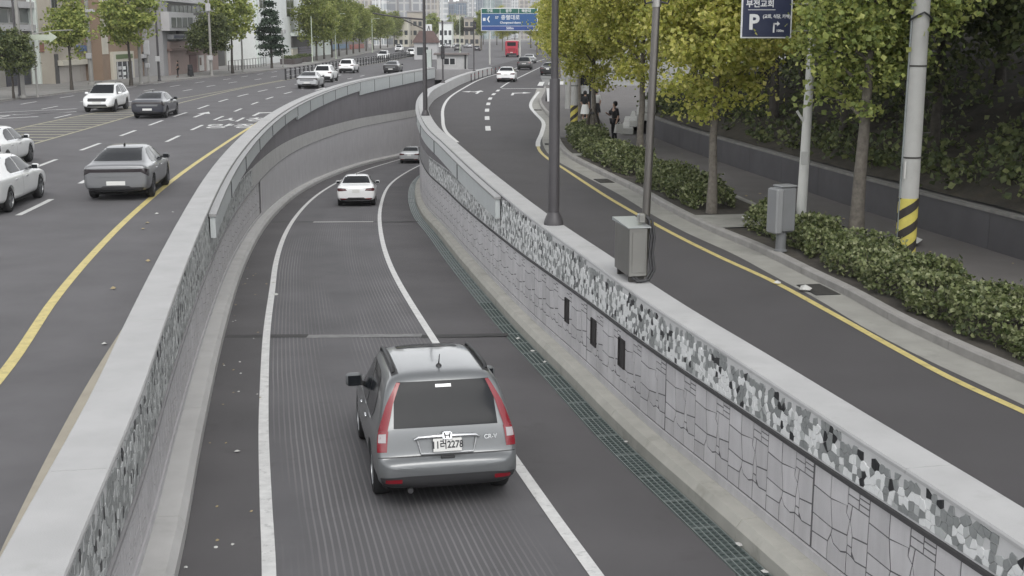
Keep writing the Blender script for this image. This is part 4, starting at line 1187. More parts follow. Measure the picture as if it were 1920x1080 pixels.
# ---- tall modern family car
def suv(pt):
    root = empty('suv_car', (0, 0, 0), 0)
    L, W, wr = 4.78, .94, .37
    wh = (.98, 3.80)
    st = [(0.00, .70, .46, .66, .70, .62), (.03, .82, .38, .78, .82, .72), (.09, .89, .33, .96, 1.02, .78), (.18, .915, .30, 1.05, 1.17, .77), (.36, .925, .28, 1.055, 1.46, .69), (.46, .93, .27, 1.05, 1.62, .65), (.62, .935, .26, 1.05, 1.665, .64), (1.3, .94, .25, 1.04, 1.695, .645), (2.1, .94, .25, 1.025, 1.695, .65), (2.62, .94, .25, 1.015, 1.655, .645),
          (2.85, .94, .25, 1.01, 1.58, .655), (3.25, .937, .25, 1.00, 1.30, .71), (3.55, .93, .25, 1.00, 1.09, .78), (3.95, .925, .26, .97, 1.03, .78), (4.4, .90, .28, .90, .945, .73), (4.65, .84, .30, .80, .83, .65), (4.74, .74, .33, .70, .73, .58), (4.78, .60, .38, .60, .63, .5)]
    me = car_body(st, wh, wr); bv = bvh_of(me)
    body_part(root, me, pt); under(root, W, L, .28)
    add_wheels(root, W, wh, wr, .235, True, spokes=7)
    pp = lambda *a, **k: part_patch(root, bv, *a, **k)
    pp('tailgate_glass', [(-.66, 1.13), (.66, 1.13), (.60, 1.42), (.54, 1.57), (-.54, 1.57), (-.60, 1.42)], FR_REAR(), GLASS)
    pp('windscreen', [(-.72, 1.10), (.72, 1.10), (.64, 1.42), (.58, 1.60), (-.58, 1.60), (-.64, 1.42)], FR_FRONT(L), GLASS)
    for s in (-1, 1):
        f = (lambda p: p) if s > 0 else mirror
        pp('front_door_window', [(2.02, 1.06), (3.22, 1.06), (2.98, 1.24), (2.66, 1.47), (2.06, 1.57)], FR_SIDE(s), GLASS)
        pp('rear_door_window', [(1.12, 1.08), (1.96, 1.065), (2.0, 1.57), (1.30, 1.57), (1.16, 1.5)], FR_SIDE(s), GLASS)
        pp('quarter_window', [(.62, 1.14), (1.06, 1.09), (1.10, 1.53), (.80, 1.50)], FR_SIDE(s), GLASS)
        pp('sill_cladding', [(1.40, .26), (3.40, .26), (3.40, .36), (1.40, .36)], FR_SIDE(s), BLACKP, off=.006)
        pp('door_seam', [(2.0, .36), (2.012, .36), (2.02, 1.04), (2.008, 1.04)], FR_SIDE(s), BLACKP, off=.003)
        for yh in (1.45, 2.35):
            q = MB(); q.cbox(s * .94 - .014, s * .94 + .014, yh, yh + .2, .92, .95, .007); q.build('door_handle', CHROME, root, 50)
        pp('head_lamp', f([(.46, .74), (.84, .80), (.87, .90), (.50, .86)]), FR_FC(s, L, 28), LAMP_W, off=.006)
        pp('fog_lamp', f([(.60, .46), (.76, .48), (.74, .60), (.64, .58)]), FR_FC(s, L, 22), LAMP_W, off=.006)
        pp('tail_lamp', f([(.46, .90), (.78, .86), (.86, .92), (.84, 1.04), (.5, 1.0)]), FR_RC(s, 28), LAMP_RD, off=.006)
        q = MB(); q.tube([(s * .61, .85, 1.68), (s * .61, .95, 1.72), (s * .615, 1.6, 1.735), (s * .61, 2.4, 1.715), (s * .61, 2.5, 1.67)], .018, 6); q.build('roof_rail', BLACKP, root, 60)
    pp('bumper_lower', [(-.74, .32), (.74, .32), (.82, .56), (.5, .60), (-.5, .60), (-.82, .56)], FR_REAR(), BLACKP, off=.007)
    pp('grille', [(-.52, .66), (.52, .66), (.60, .85), (-.60, .85)], FR_FRONT(L), BLACKP, off=.006)
    pp('lower_grille', [(-.60, .36), (.60, .36), (.52, .50), (-.52, .50)], FR_FRONT(L), BLACKP, off=.006)
    plate(root, .03, .80, .52, .115, None)
    q = MB(); q.cbox(-.26, .26, L - .012, L + .012, .55, .66, .004); q.build('number_plate', PLATE, root)
    mirrors(root, W, 3.05, 1.02, pt)
    return root

def bus():
    root = empty('city_bus', (0, 0, 0), 0)
    q = MB(); q.cbox(-1.25, 1.25, 0, 11, .35, 3.15, .14); q.build('body', P_RED, root, 40)
    q = MB(); q.cbox(-1.15, 1.15, .1, 10.9, 3.14, 3.3, .05); q.build('roof', mat('bus_roof', (.5, .45, .42), .6), root)
    q = MB(); q.cbox(-.85, .85, -.03, .02, 2.2, 2.95, .03); q.build('rear_window', GLASS, root)
    q = MB(); q.cbox(-1.0, 1.0, -.025, .02, .36, .8, .02); q.build('bumper', BLACKP, root)
    q = MB(); q.cbox(-.75, .75, -.02, .02, 1.1, 1.8, .02); q.build('engine_grille', mat('bus_grille', (.25, .02, .03), .6), root)
    for s in (-1, 1):
        for z in (.95, 1.3): q = MB(); q.cbox(s * 1.05 - .09, s * 1.05 + .09, -.03, .02, z, z + .25, .02); q.build('tail_lamp', LAMP_R, root)
        for k in range(5):
            q = MB(); q.box(s * 1.255 - .006, s * 1.255 + .006, 1 + k * 1.9, 2.7 + k * 1.9, 1.7, 2.7); q.build('side_window', GLASS, root)
    add_wheels(root, 1.25, (2.4, 8.4), .48, .3, inset=.16)
    plate(root, -.03, .95, .5, .12, None)
    return root

def place(root, x, y, head, z=0.0, pitch=0.0, label=None, cat='car', group=None):
    """x, y: middle of the rear bumper on the ground; head: radians to the left of +Y"""
    root.location = (x, y, z); root.rotation_euler = (pitch, 0, head)
    return tag(root, label, cat, group)
def recolor(root, m, old):
    for ch in root.children:
        for sl in ch.material_slots:
            if sl.link == 'OBJECT': sl.material = m
def ramp_pitch(Y): return math.atan((RAMP_Z(Y + 2.5) - RAMP_Z(Y)) / 2.5)

LANE_C = Curve([((RL_L(y) + RL_R(y)) / 2, y) for y in range(5, 146, 6)])
hs = hero_suv()
place(hs, -.78, 14.45, R(11.0), RAMP_Z(14.45), ramp_pitch(14.45), 'silver-grey crossover with tall red tail lamps driving down the ramp, nearest car', 'car')
sn = sedan('notch', P_WHITE)
place(sn, -7.42, 58.0, LANE_C.ang(59), RAMP_Z(58.0), ramp_pitch(58), 'white sedan further down the ramp between the white lane lines', 'car', 'cars on the ramp')
c2 = copy_tree(sn); recolor(c2, P_LSILVER, P_WHITE)
place(c2, -9.0, 107.5, LANE_C.ang(109), RAMP_Z(107.5), ramp_pitch(108), 'silver sedan deepest on the ramp, disappearing behind the curved wall', 'car', 'cars on the ramp')
sf = sedan('fast', P_GREY)
G1 = 'cars on the main street'
place(sf, -11.25, 34.7, YEL_L.ang(37), 0.002, 0, 'grey fastback sedan with full-width dark lamp bar by the yellow line', 'car', G1)
c = copy_tree(sn); recolor(c, P_WHITE, None); place(c, -14.22, 31.6, LANE_A.ang(34), .002, 0, 'white sedan cut by the left edge, beside the grey sedan', 'car', G1)
c = copy_tree(sf); recolor(c, P_WHITE, None); place(c, -18.45, 41.9, LANE_B.ang(44), .002, 0, 'white sedan cut by the left edge, behind the other white sedan', 'car', G1)
c = copy_tree(sf); recolor(c, P_DARK, None); place(c, -20.35, 69.0, LANE_B.ang(70), .002, 0, 'dark navy sedan beside the hatched median', 'car', G1)
sv = suv(P_WHITE)
place(sv, -25.3, 79.2, R(180 + 4), .002, 0, 'white SUV facing the camera beyond the hatched median', 'car', G1)
def cp(src, m, x, y, h, lab, grp=G1, s=1.0):
    c = copy_tree(src); recolor(c, m, None); place(c, x, y, h, .002, 0, lab, 'car', grp)
    return c
cp(sf, P_LSILVER, -17.6, 106.5, R(0), 'silver hatchback-like sedan in front of the white SUV pair, nearest the parapet')
cp(sv, P_WHITE, -18.4, 120.5, R(-1), 'white SUV right behind the silver sedan, middle of three')
cp(sv, P_WHITE, -19.75, 148.0, R(-2), 'white SUV beside the median railing, farthest of the three')
cp(sf, P_BLACK, -14.4, 147.5, R(-3), 'black sedan just behind the far end of the left parapet')
cp(sv, P_WHITE, -22.7, 224.0, R(178), 'white SUV coming towards the camera beyond the median railing')
cp(sv, P_WHITE, -20.3, 250.0, R(-2), 'white SUV far down the street right of the railing')
cp(sn, P_LSILVER, -18.3, 262.0, R(-2), 'small silver car right of the far white SUV')
cp(sv, P_WHITE, -29.0, 325.0, R(178), 'small white car far away beyond the row of trees')
cp(sn, P_WHITE, -35.0, 390.0, R(178), 'tiny white car at the far end of the oncoming lanes')
G2 = 'cars on the side road'
cp(sn, P_WHITE, -.62, 121.0, R(-3), 'white sedan ahead on the side road past the painted arrows', G2)
cp(sv, P_BLACK, 1.55, 162.0, R(-4), 'black SUV ahead of the white sedan on the side road', G2)
cp(sf, P_LSILVER, 2.6, 196.0, R(-6), 'pale car just ahead of the black SUV', G2)
cp(sn, P_BLACK, 4.0, 140.5, R(-10), 'black car parked at the right kerb near the crosswalk', G2)
cp(sn, P_DARK, -9.3, 330.0, R(0), 'dark car far ahead left of the red bus', G2)
cp(sv, P_BLACK, -14.6, 335.0, R(0), 'dark SUV far ahead beside the dark car', G2)
for k, (x, y, m, lab) in enumerate([(-24, 400, P_WHITE, 'white car parked far behind the booth, leftmost'), (-20.5, 404, P_LSILVER, 'silver car parked far behind the booth, second'), (-17, 400, P_WHITE, 'white car parked far behind the booth, third'), (-13.5, 402, P_LSILVER, 'silver car parked far behind the booth, rightmost')]):
    cp(sn, m, x, y, R(20), lab, 'cars parked far behind the booth')
b = bus(); place(b, -.1, 247.0, R(-3), .002, 0, 'red city bus far ahead on the side road', 'bus')
# ================================================================== VEGETATION
BARK = mat('bark_grey', (.15, .135, .115), .9, var=.3, vscale=9, bump=.6, bscale=30, coords='object')
BARK_D = mat('bark_dark', (.06, .053, .045), .9, var=.3, vscale=9, bump=.6, bscale=30, coords='object')
LEAF_G = mat('leaf_ginkgo', (.2, .2, .05), .6, island_cols=[(0.246, 0.28, 0.056), (0.403, 0.426, 0.09), (0.56, 0.549, 0.134), (0.694, 0.65, 0.224), (0.336, 0.392, 0.101)], transl=.48)
LEAF_GG = mat('leaf_ginkgo_greener', (.1, .14, .04), .6, island_cols=[(0.134, 0.179, 0.05), (0.224, 0.28, 0.078), (0.358, 0.403, 0.112), (0.493, 0.515, 0.168), (0.235, 0.302, 0.101)], transl=.45)
LEAF_D = mat('leaf_dark', (.03, .05, .02), .6, island_cols=[(0.047, 0.065, 0.024), (0.078, 0.101, 0.038), (0.128, 0.155, 0.059), (0.203, 0.223, 0.088)], transl=.25)
LEAF_M = mat('leaf_mid_green', (.1, .13, .05), .6, island_cols=[(0.068, 0.095, 0.034), (0.121, 0.162, 0.057), (0.203, 0.243, 0.088), (0.297, 0.331, 0.135)], transl=.3)
LEAF_P = mat('leaf_pine', (.03, .05, .03), .6, island_cols=[(.018, .038, .022), (.03, .055, .03), (.05, .08, .045)], transl=.15)
LEAF_H = mat('leaf_hedge', (.1, .13, .05), .5, island_cols=[(.045, .065, .022), (.085, .11, .038), (.15, .18, .07), (.22, .245, .11), (.29, .305, .17)], transl=.2)
LEAF_Y = mat('leaf_fresh', (.2, .25, .06), .6, island_cols=[(.12, .16, .035), (.19, .23, .05), (.27, .30, .08), (.33, .35, .11)], transl=.4)

def leaf_cards(q, pts, size, rg, up=.3):
    """one small leaf (two triangles folded on the midrib) at each point"""
    P = np.asarray(pts, float).reshape(-1, 3); n = len(P)
    r = np.random.default_rng(rg.randrange(1 << 30))
    s = size * r.uniform(.45, 1.45, (n, 1))
    d = r.normal(0, 1, (n, 3)); d[:, 2] = d[:, 2] * .7 - up; d /= np.linalg.norm(d, axis=1)[:, None]
    a = np.cross(d, r.normal(0, 1, (n, 3))); a /= np.linalg.norm(a, axis=1)[:, None]
    nn = np.cross(a, d)
    tip = P + d * s; l = P + d * s * .55 + a * s * .48 + nn * s * .12; rr = P + d * s * .55 - a * s * .48 + nn * s * .12
    o = len(q.v)
    q.v += np.stack([P, l, tip, rr], 1).reshape(-1, 3).tolist()
    i = o + 4 * np.arange(n)[:, None]
    q.f += np.concatenate([i + [0, 1, 2], i + [0, 2, 3]], 1).reshape(-1, 3).tolist()
    q.mi += [0] * (2 * n)
def limb(q, p0, p1, r0, r1, rg, n=5, wob=.06, sides=7):
    p0, p1 = Vector(p0), Vector(p1); L = (p1 - p0).length
    pts = []; rad = []
    for i in range(n + 1):
        t = i / n
        w = math.sin(t * math.pi) * wob * L
        pts.append(p0.lerp(p1, t) + Vector((rg.uniform(-w, w), rg.uniform(-w, w), rg.uniform(-w, w) * .5 + math.sin(t * math.pi) * L * .04)))
        rad.append(r0 + (r1 - r0) * t)
    q.tube(pts, rad, sides)
    return pts
def tree_meshes(h, fork, crown_r, crown_z0, n_clump, per, leaf, lmat, bark, r0, seed, limbs=7, flat=1.0, droop=.3, pine=False, clump_r=.42, lean=(0, 0)):
    """trunk mesh and crown mesh of one tree"""
    rg = random.Random(seed)
    tq = MB(); top = Vector((lean[0] * h, lean[1] * h, h * .86))
    tp = []
    for i in range(9):
        t = i / 8; tp.append(Vector((lean[0] * h * t + rg.uniform(-.03, .03) * h * .12 * (i > 0), lean[1] * h * t + rg.uniform(-.03, .03) * h * .12 * (i > 0), h * .86 * t)))
    tq.tube(tp, [r0 * (1.25 if i == 0 else 1) * (1 - .82 * i / 8) for i in range(9)], 10)
    cz = (crown_z0 + h) / 2; ch = (h - crown_z0) / 2
    tips = []
    for k in range(limbs):
        a = 2 * math.pi * (k / limbs) + rg.uniform(-.3, .3)
        z = fork + (h * .72 - fork) * (k / limbs) ** .9 + rg.uniform(0, .2)
        base = Vector((lean[0] * z, lean[1] * z, z))
        rr = crown_r * (1 - max(0, (z - fork) / h) * .55) * rg.uniform(.65, .95)
        tip = base + Vector((math.cos(a) * rr, math.sin(a) * rr, rr * rg.uniform(.35, .8) if not pine else rr * .1))
        pts = limb(tq, base, tip, r0 * .42 * (1 - z / h * .6), r0 * .07, rg)
        for m_ in range(3):
            b2 = pts[2 + m_]; a2 = a + rg.uniform(-1.0, 1.0)
            t2 = b2 + Vector((math.cos(a2), math.sin(a2), rg.uniform(.1, .8) if not pine else 0)) * rr * .42
            limb(tq, b2, t2, r0 * .14, r0 * .03, rg, 3, sides=5); tips.append(t2)
        tips.append(tip)
    lq = MB(); allp = []; nr = np.random.default_rng(seed)
    for k in range(n_clump):
        while True:
            x, y, z = rg.uniform(-1, 1), rg.uniform(-1, 1), rg.uniform(-1, 1)
            d = x * x + y * y + z * z
            if .10 < d < 1: break
        if k < len(tips): c = tips[k]
        else:
            lump = 1 + .22 * math.sin(3.1 * math.atan2(y, x) + seed) + .15 * math.sin(5 * z + seed * 2)
            if pine:
                t = (z + 1) / 2; k_ = 1 - t * .85
                tier = math.floor(t * 7) / 7
                c = Vector((x * crown_r * k_, y * crown_r * k_, crown_z0 + (h - crown_z0) * (tier + .02 * rg.random()) - .16 * math.hypot(x, y) * crown_r))
            else:
                c = Vector((x * crown_r * lump, y * crown_r * lump, cz + z * ch * flat * (1 + .1 * math.sin(4 * x + seed))))
            if not pine and c.z < crown_z0 + .22 * (h - crown_z0) and rg.random() < .45: continue
            c += Vector((lean[0] * c.z, lean[1] * c.z, 0))
        cr = clump_r * rg.uniform(.6, 1.3)
        ax = Vector((rg.uniform(.7, 1.4), rg.uniform(.7, 1.4), rg.uniform(.45, .8)))
        allp.append(np.array(c)[None] + nr.normal(0, .5, (per, 3)) * cr * np.array(ax)[None])
    leaf_cards(lq, np.concatenate(allp), leaf, rg, droop)
    return tq.mesh('trunk', bark, 60), lq.mesh('crown', lmat)
def plant_tree(name, meshes, x, y, z, rz, s, label, cat='tree', group=None):
    r = empty(name, (x, y, z), rz, label, cat, group); r.scale = (s, s, s)
    mesh_obj('trunk', meshes[0], r); mesh_obj('crown', meshes[1], r)
    return r

# --- ginkgos along the side road's pavement
GK = 'ginkgo trees along the right pavement'
gA = tree_meshes(8.6, 2.75, 1.95, 2.55, 330, 100, .105, LEAF_G, BARK, .125, 21, 8, clump_r=.46)
gB = tree_meshes(8.8, 2.6, 2.0, 2.7, 340, 100, .105, LEAF_G, BARK, .13, 22, 8, clump_r=.46)
gC = tree_meshes(8.0, 2.7, 1.25, 2.75, 215, 95, .105, LEAF_GG, BARK, .16, 23, 7, clump_r=.38, lean=(-.045, .035))
plant_tree('ginkgo_tree', gA, 5.15, 31.4, .15, .4, 1.0, 'yellow-green ginkgo with slim forked trunk beside the grey cabinet pole', 'tree', GK)
plant_tree('ginkgo_tree', gC, 7.4, 26.1, .15, 2.2, 1.02, 'greener ginkgo with straight trunk between the two concrete poles', 'tree', GK)
plant_tree('ginkgo_tree', gB, 4.7, 44.9, .15, 1.4, 1.05, 'yellow ginkgo with low branches behind the steel camera pole', 'tree', GK)
plant_tree('ginkgo_tree', gA, 3.3, 50.3, .15, 3.3, .98, 'staked yellow ginkgo beside the person in black', 'tree', GK)
plant_tree('ginkgo_tree', gB, 3.6, 66.5, .15, 5.0, 1.0, 'ginkgo behind the striped utility pole by the waiting people', 'tree', GK)
plant_tree('ginkgo_tree', gC, 4.0, 84.0, .15, .9, 1.0, 'small ginkgo just past the waiting people', 'tree', GK)
plant_tree('ginkgo_tree', gA, 4.9, 128.0, .15, 2.0, 1.05, 'ginkgo on the far corner beyond the crosswalk', 'tree', GK)
plant_tree('ginkgo_tree', gB, 6.6, 152.0, .15, 4.0, 1.0, 'ginkgo second beyond the crosswalk, right of the black SUV', 'tree', GK)
plant_tree('ginkgo_tree', gA, 9.0, 178.0, .15, 5.2, 1.1, 'ginkgo half hiding the right end of the blue overhead sign', 'tree', GK)
plant_tree('ginkgo_tree', gC, 12.0, 215.0, .15, 1.2, 1.2, 'far ginkgo behind the blue sign on the right', 'tree', GK)
plant_tree('ginkgo_tree', gB, 5.2, 260.0, .15, 1.7, 1.2, 'far ginkgo right of the red bus', 'tree', GK)
plant_tree('ginkgo_tree', gA, -2.5, 330.0, .15, .3, 1.3, 'far tree behind the red bus', 'tree', GK)
plant_tree('ginkgo_tree', gC, -8.5, 345.0, .15, 2.3, 1.4, 'far dark tree left of the red bus', 'tree', GK)
# stakes round the young ginkgo
st = empty('tree_stakes', (3.3, 50.3, .15), 0, 'four wooden stakes tied round the young ginkgo trunk', 'stakes')
WOOD = mat('stake_wood', (.07, .06, .05), .85, var=.3, vscale=8)
for k in range(4):
    a = k * math.pi / 2 + .5
    q = MB(); q.tube([(math.cos(a) * .62, math.sin(a) * .62, 0), (math.cos(a) * .10, math.sin(a) * .10, 1.55)], .045, 8); q.build('stake', WOOD, st, 60)
q = MB(); q.lathe([(.16, 1.32), (.17, 1.36), (.16, 1.42)], 12); q.build('tie_band', BLACKP, st)

# --- wooded bank behind the low wall
def bank_z(x, y):
    b = BW(y)
    t = max(0.0, x - b)
    return .98 + t * .30 + .25 * math.sin(x * .9 + y * .4) * min(1, t / 3) + .15 * math.sin(x * 2.3 - y * 1.1) * min(1, t / 2)
BW = Curve([(12.5, 8), (11.4, 16), (10.55, 24.0), (9.6, 29.5), (9.1, 32.6), (8.3, 38.4), (7.4, 44.9), (7.0, 48.2), (6.35, 55.0), (6.0, 60), (7.5, 68), (12, 80), (20, 100)])
q = MB(); cols = [0, .6, 1.5, 3, 5, 8, 12, 17, 24, 34, 50]
rows = ysteps(2, 100, 1.5, .03)
for Y in rows:
    for c_ in cols:
        x = BW(Y) + .22 + c_; q.v.append((x, Y, bank_z(x, Y) if c_ < 20 else 6 + (c_ - 17) * .3))
nc = len(cols)
for i in range(len(rows) - 1):
    for k in range(nc - 1): q.f.append((i * nc + k, i * nc + k + 1, (i + 1) * nc + k + 1, (i + 1) * nc + k)); q.mi.append(0)
tag(q.build('wooded_bank', mat('forest_floor', (.050, .044, .034), .95, var=.4, vscale=2, bump=.8, bscale=14, spot=(3, .6, (.075, .06, .035))), None, 180), kind='structure')
fA = tree_meshes(12.5, 3.2, 3.0, 2.0, 300, 70, .17, LEAF_D, BARK_D, .17, 31, 8, clump_r=.75)
fB = tree_meshes(11.0, 2.2, 2.8, 1.2, 280, 70, .16, LEAF_D, BARK_D, .14, 32, 8, clump_r=.7)
fC = tree_meshes(13.5, 4.2, 3.2, 2.4, 300, 70, .17, LEAF_M, BARK_D, .19, 33, 8, clump_r=.75)
FG = 'dark trees on the wooded bank'
rg = random.Random(5)
spots = [(12.2, 25.5), (11.3, 33.0), (12.8, 29.2), (10.2, 38.0), (12.5, 36.5), (9.4, 44.5), (12.0, 42.5), (8.7, 51.5), (11.4, 48.6), (8.6, 58.5), (11.3, 56.0), (14.6, 32.5), (15.5, 39.5), (15.0, 46.5), (14.6, 53.5), (13.6, 61.0), (14.8, 24.0), (17.6, 28.5), (18.4, 35.5), (18.6, 43.5), (18.2, 51.5), (13.4, 20.6), (16.2, 19.0), (10.0, 65.5), (17.2, 60.0)]
spots.sort(key=lambda p: p[1])
front = [p for p in spots if p[0] - BW(p[1]) < 3.2]
for i, (x, y) in enumerate(spots):
    fm = (fA, fB, fC)[i % 3]
    if (x, y) in front:
        k = front.index((x, y)) + 1
        lab = 'dark woodland tree just behind the low wall, %s counted from the right edge' % ['first', 'second', 'third', 'fourth', 'fifth', 'sixth', 'seventh', 'eighth', 'ninth', 'tenth', 'eleventh', 'twelfth', 'thirteenth', 'fourteenth'][k - 1]
    else: lab = 'dark woodland tree deep on the bank behind the front row'
    plant_tree('woodland_tree', fm, x, y, bank_z(x, y) - .1, rg.uniform(0, 6.28), rg.uniform(.85, 1.12), lab, 'tree', FG)
# ferns, saplings and creepers of the bank: one mass
q = MB(); rgu = random.Random(9); pts = []
for k in range(430):
    y = rgu.uniform(14, 66); x = BW(y) + .5 + abs(rgu.gauss(0, 3.0)); z = bank_z(x, y); s_ = rgu.uniform(.25, .8)
    for i in range(30): pts.append((x + rgu.gauss(0, .35) * s_ * 1.4, y + rgu.gauss(0, .35) * s_ * 1.4, z + abs(rgu.gauss(0, .5)) * s_))
leaf_cards(q, pts, .15, rgu, -.2)
tag(q.build('undergrowth', LEAF_D), 'dark ferns and saplings covering the wooded bank', 'undergrowth', kind='stuff')

# --- clipped hedges in the planting strip
def hedge(c, Y0, Y1, d0, d1, ht, n, label, seed, leaf=.07):
    rg = random.Random(seed); q = MB(); pts = []
    ym = (Y0 + Y1) / 2; x0, y0 = c.off(ym, (d0 + d1) / 2)
    for k in range(n):
        t = rg.random(); Y = Y0 + (Y1 - Y0) * t
        end = min(1, min(t, 1 - t) * (Y1 - Y0) / .5 + .25)
        u = rg.uniform(-1, 1); hh = ht * (.82 + .20 * math.sin(Y * 2.3 + seed) + .14 * math.sin(Y * 5.1 + u * 2) + .10 * math.sin(Y * 11.7 + u * 5)) * (1 - .35 * abs(u) ** 3) * end ** .5
        if rg.random() < .72: z = hh * (1 - abs(rg.gauss(0, .10)))
        else: z = hh * rg.random(); u = math.copysign(1 - abs(rg.gauss(0, .12)), u)
        x, y = c.off(Y, (d0 + d1) / 2 + u * (d1 - d0) / 2 * (.9 + .12 * math.sin(Y * 3.7 + seed)))
        pts.append((x - x0, y - y0, max(.03, z)))
    leaf_cards(q, pts, leaf, rg, -.35)
    r = empty('hedge', (x0, y0, .15), 0, label, 'hedge', 'clipped hedges in the planting strip')
    q.build('foliage', LEAF_H, r)
    tw = MB()
    for k in range(int((Y1 - Y0) * 5)):
        Y = Y0 + (Y1 - Y0) * rg.random(); x, y = c.off(Y, d0 + (d1 - d0) * rg.uniform(.15, .85))
        tw.tube([(x - x0, y - y0, 0), (x - x0 + rg.uniform(-.1, .1), y - y0 + rg.uniform(-.1, .1), ht * .75)], [.012, .006], 5)
    q2 = MB(); ys_ = ysteps(Y0 + .1, Y1 - .1, .4, .01)
    tag(tw.build('twigs', BARK_D, r), kind='stuff')
    return r
hedge(R_KERB, 12.0, 24.3, .34, 1.85, .62, 24000, 'long low hedge at the right edge in front of the striped pole', 41)
hedge(R_KERB, 24.8, 27.0, .50, 1.70, .62, 5200, 'round hedge clump around the foot of the slim white pole', 42)
hedge(R_KERB, 27.2, 28.9, .60, 1.6, .62, 3800, 'hedge clump left of the grey cabinet', 43)
hedge(R_KERB, 32.0, 38.6, .35, 1.7, .68, 11500, 'hedge between the forked ginkgo and the steel camera pole', 44, .075)
hedge(R_KERB, 39.8, 46.5, .35, 1.7, .72, 9500, 'hedge in front of the person in black', 45, .08)
hedge(R_KERB, 47.5, 54.5, .45, 1.8, .85, 8000, 'farthest hedge below the tree stakes', 46, .09)

# --- trees of the far pavement on the left
LT = 'street trees along the left pavement'
tA = tree_meshes(9.5, 3.4, 2.35, 3.1, 150, 46, .25, LEAF_GG, BARK_D, .15, 51, 8, clump_r=.62)
tB = tree_meshes(9.0, 3.2, 1.9, 3.0, 130, 46, .24, LEAF_GG, BARK_D, .15, 52, 8, clump_r=.6)
tC = tree_meshes(9.8, 2.4, 2.9, 2.2, 230, 46, .28, LEAF_Y, BARK_D, .16, 53, 8, clump_r=.75)
tP = tree_meshes(9.5, 2.0, 2.4, 2.0, 260, 30, .24, LEAF_P, BARK_D, .16, 54, 9, pine=True, clump_r=.5)
tD = tree_meshes(8.5, 2.8, 2.8, 2.4, 190, 46, .26, LEAF_D, BARK_D, .16, 55, 8, clump_r=.62)
plant_tree('street_tree', tD, -35.6, 88.6, .12, .5, .6, 'dark street tree at the left edge in front of the glazed building', 'tree', LT)
plant_tree('street_tree', tB, -36.2, 102.1, .12, 1.9, .88, 'small leaning street tree in front of the beige wall', 'tree', LT)
plant_tree('street_tree', tA, -33.9, 110.6, .12, 3.9, 1.0, 'olive street tree in front of the brown building', 'tree', LT)
plant_tree('street_tree', tA, -32.3, 144.0, .12, .9, 1.08, 'tall street tree right of the pinkish cafe', 'tree', LT)
plant_tree('street_tree', tD, -33.6, 139.0, .12, 2.9, .8, 'small dark street tree behind the tall one by the cafe', 'tree', LT)
plant_tree('pine_tree', tP, -32.0, 166.0, .12, .2, 1.0, 'dark conifer in front of the white building', 'tree', LT)
seq = [(-33.2, 212), (-34.0, 226), (-34.6, 240), (-35.2, 254), (-35.6, 269), (-36.2, 285), (-37.0, 303), (-37.8, 324), (-38.6, 348), (-39.6, 376), (-40.6, 408), (-41.4, 440)]
ordn = ['first', 'second', 'third', 'fourth', 'fifth', 'sixth', 'seventh', 'eighth', 'ninth', 'tenth', 'eleventh', 'twelfth']
for i, (x, y) in enumerate(seq):
    plant_tree('street_tree', (tC, tA, tC)[i % 3], x, y, .12, i * 1.3, (1.12, 1.1, 1.2)[i % 3], 'bright green tree of the far left row, %s from its near end' % ordn[i], 'tree', LT)
for i, (x, y, lab) in enumerate([(-48, 222, 'tree behind the far left row, nearest'), (-49, 250, 'tree behind the far left row, in its middle'), (-50, 285, 'tree behind the far left row, farthest')]):
    plant_tree('street_tree', tC, x, y, .1, i, 1.15, lab, 'tree', LT)
far_pts = [(-30, 470), (-24, 500), (-18, 480), (-12, 520), (-6, 495), (1, 430), (6, 400), (8, 360), (12, 320), (16, 290), (20, 340), (15, 400), (-34, 520), (-2, 540), (9, 470)]
far_pts.sort()
for i, (x, y) in enumerate(far_pts):
    plant_tree('street_tree', (tD, tA, tB)[i % 3], x, y, 0, i, 1.3, 'hazy far tree at the end of the street, %s from the left' % (ordn + ['thirteenth', 'fourteenth', 'fifteenth'])[i], 'tree', 'hazy trees at the end of the street')
# ================================================================== RIGHT PAVEMENT AND ITS FURNITURE
gut = tag(ribbon_on('gutter', R_KERB, -10, 108, -.62, .01, .008, GUTTER, None, (.8, .02)), kind='structure')
walk = strip('pavement', [(*R_KERB.off(y, 2.36), .15) for y in ysteps(-10, 110, 1, .03)], [((BW(y) + .05 if y < 60 else BW(60) + .05 + (y - 60) * .9), y, .15) for y in ysteps(-10, 110, 1, .03)], PAVE, mid=2)
tag(walk, kind='structure')
slab = ribbon_on('paved_verge', R_KERB, 54.8, 112, .14, 2.3, .152, PAVE, walk)
for a, b in ((28.95, 31.0), (46.6, 47.4)): ribbon_on('paved_verge', R_KERB, a, b, .14, 2.3, .152, GUTTER, walk)
for a, b in ((-10, 28.9), (31.05, 46.55), (47.45, 54.75)):
    ribbon_on('planting_bed', R_KERB, a, b, .14, 2.3, .135, SOIL, walk)
y = -10.0; KC = mat('kerb_concrete', (.30, .29, .275), .85, var=.12, vscale=2.5, bump=.15, bscale=60, spot=(2.0, .6, (.19, .185, .17)))
def kerb_run(name, c, Y0, Y1, d0, d1, z0, z1, ln, m, parent, gap=.008):
    y = Y0
    while y < Y1 - .3:
        y2 = min(Y1, y + (ln if y < 60 else ln * 3)); q = MB(); ys_ = ysteps(y + gap, y2 - gap, .5, .02); n = len(ys_)
        for Y in ys_:
            a = c.off(Y, d0); a2 = c.off(Y, d0 + .025); b = c.off(Y, d1)
            q.v += [(*a, z0), (*a, z1 - .03), (*a2, z1), (*b, z1), (*b, z0)]
        for i in range(n - 1):
            for k in range(4): q.f.append((i * 5 + k, i * 5 + k + 1, i * 5 + 6 + k, i * 5 + 5 + k)); q.mi.append(0)
        q.f += [(4, 3, 2, 1, 0), tuple((n - 1) * 5 + k for k in range(5))]; q.mi += [0, 0]
        q.build(name, m, parent); y = y2
